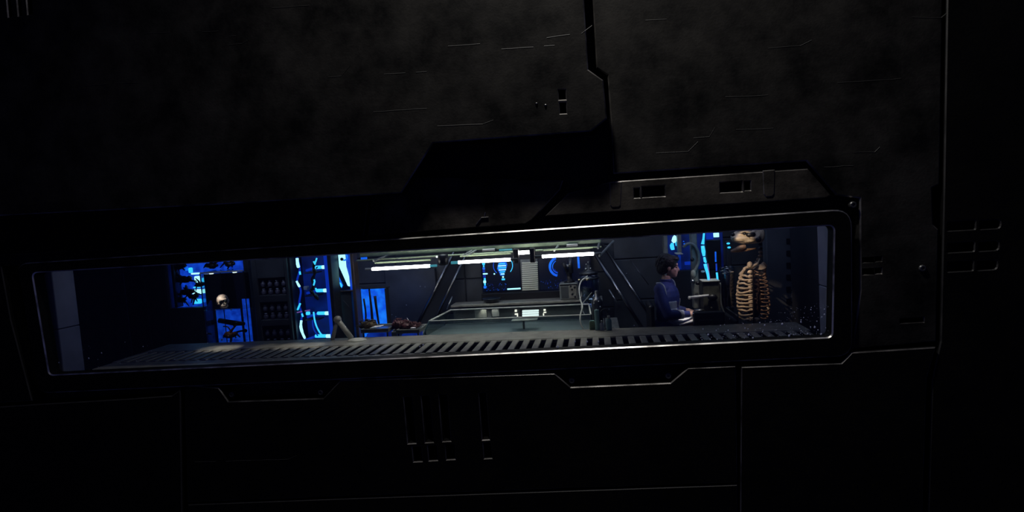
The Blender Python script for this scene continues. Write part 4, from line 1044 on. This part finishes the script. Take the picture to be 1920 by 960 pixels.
# clothes are shells taken from the body's own surface
def shell(name, keep, off, mt):
    bm = bmesh.new(); bm.from_mesh(body.data); bm.normal_update()
    kill = [f_ for f_ in bm.faces if not keep(f_.calc_center_median()-O_)]
    bmesh.ops.delete(bm, geom=kill, context='FACES')
    bm.normal_update()
    ns = [(v, v.normal.copy()) for v in bm.verts]
    for v, n_ in ns: v.co += n_*off
    r_ = bmesh.ops.extrude_face_region(bm, geom=bm.faces[:])
    for v in [g_ for g_ in r_['geom'] if isinstance(g_, bmesh.types.BMVert)]: v.co += Vector(v.normal)*.0035
    me = bpy.data.meshes.new(name); bm.to_mesh(me); bm.free(); me.materials.append(M[mt])
    me.polygons.foreach_set('use_smooth', [True]*len(me.polygons))
    o = bpy.data.objects.new(name, me); C.objects.link(o); o.parent = person; o.matrix_parent_inverse = inv(person); return o
def is_arm(p): return abs(p.y) > .135 or p.x > .14
def jacket(p):
    if p.z > 1.055 or p.z < .575 and p.x < .2: return False
    if p.x > .215 or p.z < .60 and abs(p.y) < .2 and p.x > .11: return False
    return p.z > .575
shell('jacket', jacket, .004, 'navy')
shell('trousers', lambda p: p.z < .585 and p.z > .12 and not (p.z > .585), .004, 'navy')
shell('shoe', lambda p: p.z <= .13, .004, 'black')
def panel_zone(p):
    q = TR.inverted() @ p
    return .02 < q.x and .04 < abs(q.y) < .135+.03*(q.z-.7) and .60 < q.z < .845 and p.x < .15 and abs(q.y) > .045+.35*max(0, q.z-.76)
lab(shell('side_panel', panel_zone, .011, 'silver'), 'silver side panel')
for s_ in (-1, 1):
    shc = LT(-.01, s_*.178, .975)
    pts = spline([shc+TR @ Vector(v) for v in ((-.035, -s_*.02, .064), (.015, s_*.005, .066), (.050, s_*.018, .035), (.062, s_*.012, -.02), (.062, 0, -.07))], 5)
    lab(MB().tube(pts, .010, 8).build('shoulder_stripe', 'silver', person, True), 'silver shoulder stripe')
lab(MB().tube([L(.006+.052*math.cos(t*math.pi/8), .052*math.sin(t*math.pi/8), 1.055) for t in range(17)], .010, 8).build('collar', 'navy', person, True), 'navy collar')
for s_ in (-1, 1): MB().ell(H(.0705, s_*.032, -.002), (.0095, .010, .0075), nu=10, nv=7).build('eye', 'eye', person, True)
# hair: cap with a full back
mb = MB(); mb.ell(H(-.022, 0, .034), (.106, .088, .098), rot, wob=.06, wf=30); mb.ell(H(-.062, 0, -.012), (.068, .080, .085), rot, wob=.1, wf=40); mb.ell(H(.035, 0, .085), (.066, .066, .036), rot, wob=.1, wf=40); mb.ell(H(-.04, 0, .075), (.085, .075, .062), rot, wob=.12, wf=40)
q = random.Random(8)
for i in range(60):
    a = q.uniform(0, 6.28); s0 = H(-.03+.075*math.cos(a), .07*math.sin(a), .085+q.uniform(-.03, .02)); s1_ = H(-.045+.092*math.cos(a), .086*math.sin(a), q.uniform(-.04, .06))
    mb.tube(spline([s0, (s0+s1_)/2+(s0+s1_-2*hc)*.05, s1_], 3), .0045, 6)
hair = remesh(mb, .0055, 'hair', 'hair', person, 3)
# papers on the lap
pv = [L(.10, -.20, .610), L(.31, -.20, .655), L(.31, .04, .662), L(.10, .04, .632)]
tag(MB().add(pv+[p+Vector((0, 0, -.008)) for p in pv], [[0, 1, 2, 3], [7, 6, 5, 4], [0, 4, 5, 1], [1, 5, 6, 2], [2, 6, 7, 3], [3, 7, 4, 0]]).build('paper_pad', 'paper'), 'white pad of paper on the lap under the seated person\'s hands', 'paper')
pc_ = empty('dark_console_block', (P(1330, 610, 5.72).x, 5.76, 0), 'low black console block on the floor in front of the seated person\'s hands', 'console')
a, _, c, zc_ = ext(1302, 586, 1360, 640, 5.71)
MB().box(a, 5.71, .02, c, 5.80, zc_, .008).build('block_body', 'panel_dark', pc_); MB().box(a+.02, 5.702, .2, c-.02, 5.711, zc_-.03, .004).build('front_plate', 'panel_dark', pc_)
MB().box(a+.05, 5.698, zc_-.075, c-.12, 5.703, zc_-.068, .001).build('seam_strip', 'steel_dark', pc_)
ch = empty('chair', (O_.x-.02, O_.y, 0), 'dark high-backed swivel chair under the seated person', 'chair')
MB().box(O_.x-.20, O_.y-.22, .38, O_.x+.24, O_.y+.22, .44, .02).build('seat', 'black', ch)
mb = MB(); mb.box(O_.x-.195, O_.y-.18, .46, O_.x-.14, O_.y+.18, .82, .02); mb.build('backrest', 'black', ch)
MB().tube([(O_.x, O_.y, .06), (O_.x, O_.y, .38)], .03, 12).build('post', 'steel_dark', ch)
MB().lathe([(.25, 0), (.25, .02), (.05, .06)], (O_.x, O_.y, 0), 20).build('foot', 'steel_dark', ch)
MB().box(O_.x-.19, O_.y-.04, .44, O_.x-.15, O_.y+.04, .5, .005).build('bracket', 'steel_dark', ch)

# ------------------------------------------------------------------ equipment in front of the person
DY = 6.2
ds = empty('equipment_desk', (P(1330, 600, 6.1).x, 6.1, 0), 'dark low equipment desk between the seated person and the skeleton', 'desk')
a, _, c, zd = ext(1308, 588, 1385, 640, 6.0); zd = P(1330, 587, 6.0).z
xk = O_.x+.66
c = P(1374, 600, 6.0).x-.05
MB().box(xk, 5.80, zd-.06, c+.05, 6.55, zd, .01).build('desk_top', 'panel', ds)
MB().box(xk+.02, 5.84, .02, c+.03, 6.5, zd-.06, .01).build('desk_body', 'panel_dark', ds)
MB().box(xk+.06, 5.825, .12, c-.01, 5.84, zd-.1, .004).build('drawer_front', 'panel', ds)
# grey plate stand with white bar
ps = empty('plate_stand', (P(1335, 570, 6.0).x, 6.0, zd), 'smoky upright instrument stand with a lit top edge beside the seated person', 'instrument')
mb = MB(); a, z0, c, z1 = ext(1318, 528, 1350, 588, 6.02)
MB().box(a, 6.02, zd, c, 6.18, z1, .008).build('smoky_block', 'olive', ps)
MB().box(a-.003, 6.005, z1, c+.003, 6.185, z1+.012, .003).build('top_edge', 'white', ps)  # white strip stands in for light along the top edge
MB().tube(spline(path([(1350, 530, 6.05), (1351, 560, 6.05), (1353, 575, 6.05), (1358, 588, 6.05)]), 5), .010, 8).build('side_flange', 'grey', ps, True)
arm = MB().tube(path([(1291, 558, 5.98), (1329, 554, 5.98)]), .014, 10).build('white_arm', 'paper', ps, True)
MB().ell(P(1293, 558.5, 5.98), (.018, .016, .016), nu=10, nv=7).build('arm_tip', 'white', arm, True)
MB().ell(P(1336, 558, 5.99), (.050, .03, .036), nu=14, nv=9, wob=.2).build('clamp_knob', 'black', ps, True)
p = P(1310, 577, 5.95)
for i, (r_, dz) in enumerate(((.075, 0), (.06, .018), (.05, .034))): MB().lathe([(r_, 0), (r_*1.04, .006), (r_, .014)], (P(1311, 580, 5.98).x, 5.98, zd+.001+dz), 20).build('stage_disc', 'steel', ps, True)
for px, py in ((1328, 590), (1334, 577)): MB().ell(P(px, py, 5.99 if py < 585 else 5.83), .010, nu=8, nv=6).build('screw', 'gold', ps, True)
# column with arched hose
ac = empty('arched_arm_column', (P(1304, 520, 6.25).x, 6.25, zd), 'grey-green upright column with an arched grey arm behind the person\'s papers', 'instrument')
a, _, c, _ = ext(1297, 440, 1309, 540, 6.28)
MB().box(a, 6.28, zd, c, 6.38, 1.62, .01).build('column', 'grey', ac)
MB().tube(spline(path([(1281, 464, 6.25), (1288, 458, 6.25), (1297, 457, 6.25), (1305, 464, 6.25), (1310, 477, 6.25), (1310, 492, 6.25), (1305, 503, 6.25), (1300, 512, 6.26)]), 6), .016, 10).build('arched_arm', 'grey', ac, True)
MB().ell(P(1300, 514, 6.22), (.028, .024, .048), nu=14, nv=9).build('head_block', 'grey', ac, True)
MB().tube(path([(1296, 526, 6.2), (1303, 530, 6.2)]), [.022, .016], 10).build('nozzle', 'steel', ac, True); MB().ell(P(1309, 531, 6.2), (.03, .02, .02), nu=10, nv=7).build('nozzle_grip', 'black', ac, True)
MB().ell(P(1318, 509, 6.2), (.022, .014, .013), nu=10, nv=7).build('white_clip', 'paper', ac, True)
MB().ell(P(1298, 487, 6.22), .022, nu=10, nv=7).build('black_joint', 'black', ac, True)
# blue screens behind
br = empty('blue_wall_display', (P(1300, 480, 6.75).x, 6.75, 0), 'dark blue wall display with a white jellyfish-shaped figure behind the seated person', 'display')
mb = MB(); pbox(mb, 1252, 425, 1356, 505, 6.78, .04); mb.build('display_back', 'blue_dark', br)
mb = MB(); pbox(mb, 1246, 425, 1253, 530, 6.70, .14); mb.build('frame_post', 'grey', br)
mb = MB(); pbox(mb, 1271, 438, 1278, 476, 6.66, .10); mb.build('frame_post', 'grey', br)
mb = MB(); pbox(mb, 1254, 506, 1358, 690, 6.76, .08); mb.build('lower_panel', 'panel_dark', br)
mb = MB(); pbox(mb, 1325, 450, 1352, 505, 6.74, .03); mb.build('dark_field', 'black', br)
flat(br, 'jelly_cap', [(1259, 452), (1261, 445), (1264, 441), (1267, 442), (1269, 447), (1268, 454), (1263, 456)], 'ice', 6.765)
flat(br, 'jelly_body', [(1256, 460), (1259, 455), (1263, 456), (1264, 462), (1265, 468), (1259, 469), (1257, 466)], 'cyan', 6.765)
flat(br, 'jelly_trail', [(1266, 454), (1268, 453), (1268.5, 461), (1267, 461)], 'cyan', 6.765)
for x0, y0, x1, y1, m_ in ((1294.5, 438.5, 1301, 442.5, 'cyan'), (1338, 437, 1348, 445, 'ice'), (1298.5, 489, 1301.5, 494, 'cyan'), (1299, 496, 1301.5, 498, 'blue_bright'), (1282, 456.5, 1285, 458.5, 'blue_bright'), (1281, 452, 1283, 453.5, 'blue_bright'), (1324, 436, 1337, 449, 'deep'), (1284, 491, 1296, 497, 'deep')):
    flat(br, 'glow_mark', rounded(rectpx(x0, y0, x1, y1), .8, 2), m_, 6.70, .02)
mb = MB(); pbox(mb, 1269, 475.5, 1281, 477.5, 6.5, .2); mb.build('ledge_bracket', 'white', br)
mb = MB(); pbox(mb, 1273, 478, 1277, 505, 6.6, .06); mb.build('bracket_stem', 'blue_dim', br)
gt = empty('cyan_glow_sculpture', (P(1322, 520, 6.12).x, 6.1, zd), 'jagged upright cyan glowing rod standing on the smoky instrument stand', 'lamp')
for pts, r_ in (([(1320, 437), (1319, 448), (1317.5, 458)], [.010, .011, .017]), ([(1317.5, 461), (1319, 472), (1320, 480)], [.018, .020, .013]), ([(1320.5, 482), (1322, 490), (1324, 492.5)], [.012, .014, .008]), ([(1322, 495), (1324, 503), (1327, 513), (1329, 525.5)], [.017, .016, .014, .012])):
    pp_ = path(pts, 6.1); MB().tube(pp_, r_, 8).build('glow_segment', 'cyan', gt, True)
MB().tube(path([(1327, 494), (1331, 524)], 6.1), .005, 6).build('violet_edge', 'violet', gt)
MB().tube(path([(1319, 434), (1330, 527)], 6.125), .006, 6).build('core_rod', 'steel_dark', gt)
g2 = empty('blue_glow_rod', (P(1342, 520, 6.15).x, 6.15, zd), 'thin deep blue glowing rod right of the cyan rod', 'lamp')
MB().tube(path([(1341.5, 472), (1342, 491)], 6.13), .008, 8).build('glow_segment', 'blue_bright', g2, True); MB().tube(path([(1343, 494), (1343.5, 508)], 6.13), .008, 8).build('glow_segment', 'blue', g2, True); MB().tube(path([(1344, 511), (1345.5, 525.5)], 6.13), .010, 8).build('glow_segment', 'cyan', g2, True)
MB().tube(path([(1341.5, 470), (1345.5, 528)], 6.135), .004, 6).build('core_rod', 'steel_dark', g2)
# dark jar
dj = P(1365, 550, 6.3)
zj = P(1365, 500, 6.3).z
de = empty('dark_glass_jar', (dj.x, 6.3, zd), 'tall dark glass jar with pale fragments at its top next to the skeleton', 'jar')
MB().lathe([(.075, 0), (.08, .01), (.08, zj-zd-.03), (.07, zj-zd), (.064, zj-zd), (.072, zj-zd-.04), (.072, .015)], (dj.x, 6.32, zd), 20).build('glass_wall', 'jarglass', de, True)
MB().lathe([(.070, 0), (.070, zj-zd-.10), (.06, zj-zd-.09)], (dj.x, 6.32, zd+.016), 18).build('dark_liquid', 'black', de, True)
q = random.Random(4)
for i in range(9): MB().ell((dj.x+q.uniform(-.05, .05), 6.30+q.uniform(-.045, .04), zj-.075+q.uniform(0, .035)), (q.uniform(.012, .03), .015, .008), nu=9, nv=6, wob=.4, wf=40).build('pale_fragment', 'bone', de, True)
for px, py in ((1365.5, 456.5), (1367, 464)): mb = MB().ell(P(px, py, 6.35), (.016, .01, .010), nu=10, nv=6)
e = empty('twin_blue_lamp', P(1366, 460, 6.6), 'pair of small cyan indicator lamps beside the big skull', 'lamp')
for px, py in ((1365.5, 456.5), (1367, 464)): MB().ell(P(px, py, 6.58), (.019, .012, .011), nu=10, nv=6).build('lamp', 'cyan', e, True)
a, z0, c, z1 = ext(1362, 452, 1371, 469, 6.6); MB().box(a, 6.6, .0, c, 6.66, z1, .006).build('post', 'panel_dark', e)

# ------------------------------------------------------------------ mounted skeleton
SY = 6.2
sk_ = empty('creature_skeleton', (P(1412, 600, SY).x, SY, 0), 'warm lit mounted skeleton of a large-headed creature with rib cage and open jaw', 'skeleton')
cx = P(1411, 550, SY).x
def SP(px, py, dy=0): return P(px, py, SY+dy)
# great head turned to the left
mb = MB()
mb.tube([SP(1371, 447), SP(1380, 445), SP(1392, 443), SP(1404, 441), SP(1416, 438), SP(1426, 434)], [.030, .062, .085, .095, .105, .075], 16)
mb.ell(SP(1392, 447, -.05), (.12, .05, .036)); mb.ell(SP(1408, 450, -.06), (.085, .04, .026), Matrix.Rotation(-.15, 3, 'Y')); mb.ell(SP(1400, 430, -.02), (.10, .07, .06)); mb.ell(SP(1424, 440, 0), (.05, .08, .09))
mb.tube(spline([SP(1388, 437, -.09), SP(1396, 433, -.10), SP(1408, 436, -.10), SP(1418, 431, -.09)], 4), .014, 8)
mb.tube(spline([SP(1406, 444, -.10), SP(1415, 447, -.10), SP(1424, 440, -.09)], 4), .013, 8)
remesh(mb, .008, 'skull', 'bone', sk_, 1)
for px, py, r_ in ((1408, 440, (.05, .02, .030)), (1374, 440, (.022, .02, .02)), (1422, 449, (.03, .02, .03)), (1396, 438, (.02, .015, .013))): MB().ell(SP(px, py, -.098), r_, nu=14, nv=9).build('eye_socket', 'black', sk_, True)
mb = MB(); mb.tube(spline([SP(1371, 471, -.03), SP(1382, 467, -.04), SP(1393, 463, -.05), SP(1398, 462, -.05)], 4), [.012, .014, .016, .018, .022, .026, .028, .028, .026, .024, .022, .020, .016], 10)
mb.tube(spline([SP(1371, 471, -.03), SP(1386, 470.5, -.0), SP(1404, 468, .02), SP(1418, 466, .04)], 4), [.014]*9+[.010]*4, 8)
mb.build('jaw', 'bone_dark', sk_, True)
# neck and spine
spn = spline([SP(1424, 452, .06), SP(1426, 466, .08), SP(1425, 480, .09), SP(1419, 492, .09), SP(1412, 502, .10), SP(1410, 525, .12), SP(1411, 555, .12), SP(1413, 585, .11), SP(1415, 598, .09)], 2)
for i, p in enumerate(spn):
    MB().ell(p, (.024, .024, .017), nu=10, nv=7, wob=.2, wf=60).tube([p, p+Vector((0, .04, -.01))], [.009, .004], 5).build('vertebra', 'bone_dark' if i > 2 else 'creature', sk_, True)
# collar bones and shoulder knobs
MB().tube(spline([SP(1424, 486, 0), SP(1420, 494, -.06), SP(1412, 499, -.10), SP(1407, 500, -.11)], 4), [.008]*4+[.014]*5+[.017]*4, 8).build('collar_bone', 'bone', sk_, True)
MB().ell(SP(1406, 496, -.11), (.027, .024, .034), nu=14, nv=9, wob=.2, wf=40).build('shoulder_knob', 'bone', sk_, True)
MB().tube(spline([SP(1395, 504, -.05), SP(1402, 501, -.09), SP(1410, 502, -.10)], 3), .016, 8).build('collar_bone', 'bone', sk_, True)
mb = MB(); mb.prism(pxz([(1413, 505), (1421, 498), (1431, 494), (1437, 502), (1428, 506)], SY-.06), SY-.06, SY-.035); mb.build('shoulder_blade', 'bone', sk_)
MB().tube(spline([SP(1429, 493, -.02), SP(1435, 500, -.02), SP(1434, 512, 0), SP(1436, 520, 0)], 4), [.020]*5+[.013]*8, 8).build('upper_arm_stub', 'bone_dark', sk_, True)
MB().tube(spline([SP(1397, 504, -.08), SP(1391, 513, -.05), SP(1390, 525, -.02)], 4), [.017]*9, 8).build('shoulder_bone', 'bone', sk_, True)
# breast bone
for i, py in enumerate((510, 518, 528, 537, 546, 556, 565, 573, 580)):
    MB().ell(SP(1406+.3*i, py, -.13), (.024, .014, .020), nu=10, nv=7, wob=.3, wf=50).build('breast_bone', 'bone', sk_, True)
# ribs
zt_, zb_ = SP(1411, 512).z, SP(1411, 586).z
for side in (-1, 1):
    for i in range(12):
        t = i/11; z = zt_+(zb_-zt_)*t; wdt = (.118+.045*math.sin(t*2.6))*(1 if side < 0 else 1.05); pts = []
        for k_ in range(13):
            a = math.radians(-75+150*k_/12)         # from the breast bone round the flank to the spine
            jt = .011*noise.noise(Vector((i*3.1+side*7, k_*.45, 1.7)))
            pts.append(Vector((jt, 0, jt*1.5))+Vector((cx+side*wdt*math.cos(a)*(1-.05*t), SY-.01+.14*math.sin(a), z-.012*math.sin(a)*-1-.035*math.cos(a)*(.4+t))))
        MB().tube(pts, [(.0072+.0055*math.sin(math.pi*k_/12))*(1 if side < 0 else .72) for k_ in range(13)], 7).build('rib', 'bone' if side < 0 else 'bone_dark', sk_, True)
MB().ell((cx+.005, SY+.0, (zt_+zb_)/2-.02), (.095, .095, .26), nu=16, nv=12, wob=.35, wf=12).build('added_dark_core', 'core', sk_, True)  # dark mass added inside the ribs to obscure the far side
# pelvis and stand
for px in (1405, 1418): MB().ell(SP(px, 599, -.04), (.032, .03, .026), nu=12, nv=8, wob=.25, wf=40).build('hip_bone', 'bone', sk_, True)
MB().tube([(cx+.02, SY+.07, .03), (cx+.02, SY+.07, SP(1412, 590).z)], .012, 8).build('stand_pole', 'black', sk_)
MB().tube(path([(1412, 505, SY-.16), (1413, 600, SY-.16)]), .007, 6).build('stand_pole', 'black', sk_)
MB().tube([Vector((cx+.02, SY+.07, .60)), P(1413, 600, SY-.16)], .007, 6).build('stand_bracket', 'black', sk_)
MB().lathe([(.11, 0), (.11, .02), (.03, .04)], (cx+.02, SY+.07, 0), 20).build('stand_foot', 'steel_dark', sk_)
q = P(1441, 580, SY); MB().tube(spline([SP(1428, 560, .05), SP(1436, 570, .0), SP(1441, 580, -.03), SP(1442, 583, -.03)], 3), [.011]*7+[.014]*3, 7).build('loose_rib', 'bone', sk_, True)

# ------------------------------------------------------------------ right end: vent column and blue panel
vc = empty('vent_column', (P(1480, 560, 6.0).x, 6.0, 0), 'dark blue-grey column with a ladder of dark vents right of the skeleton', 'column')
a, _, c, _ = ext(1440, 450, 1530, 650, 6.55)
MB().box(a, 6.55, 0, c, 6.7, 2.2, .01).build('column_face', 'panel_blue', vc)
for i in range(6):
    y = 447+i*22.5; aa, z0, cc, z1 = ext(1474, y, 1482, y+10, 6.55)
    MB().box(aa, 6.535, z0, cc, 6.56, z1, .003).build('vent_block', 'black', vc)
    aa, z0, cc, z1 = ext(1483, y+5, 1515, y+8, 6.55); MB().box(aa, 6.54, z0, cc, 6.56, z1, .002).build('vent_groove', 'black', vc)
e = empty('side_pier', (P(1512, 560, 5.6).x, 5.5, 0), 'dark pier between the vent column and the pale right jamb', 'pier')
a = P(1493, 560, 5.9).x
MB().box(a+.12, 5.5, 0, a+.45, 6.4, 2.2, .01).build('pier_body', 'panel_dark', e); MB().box(a+.118, 5.6, 1.02, a+.122, 6.3, 1.03, .001).build('seam_strip', 'black', e)
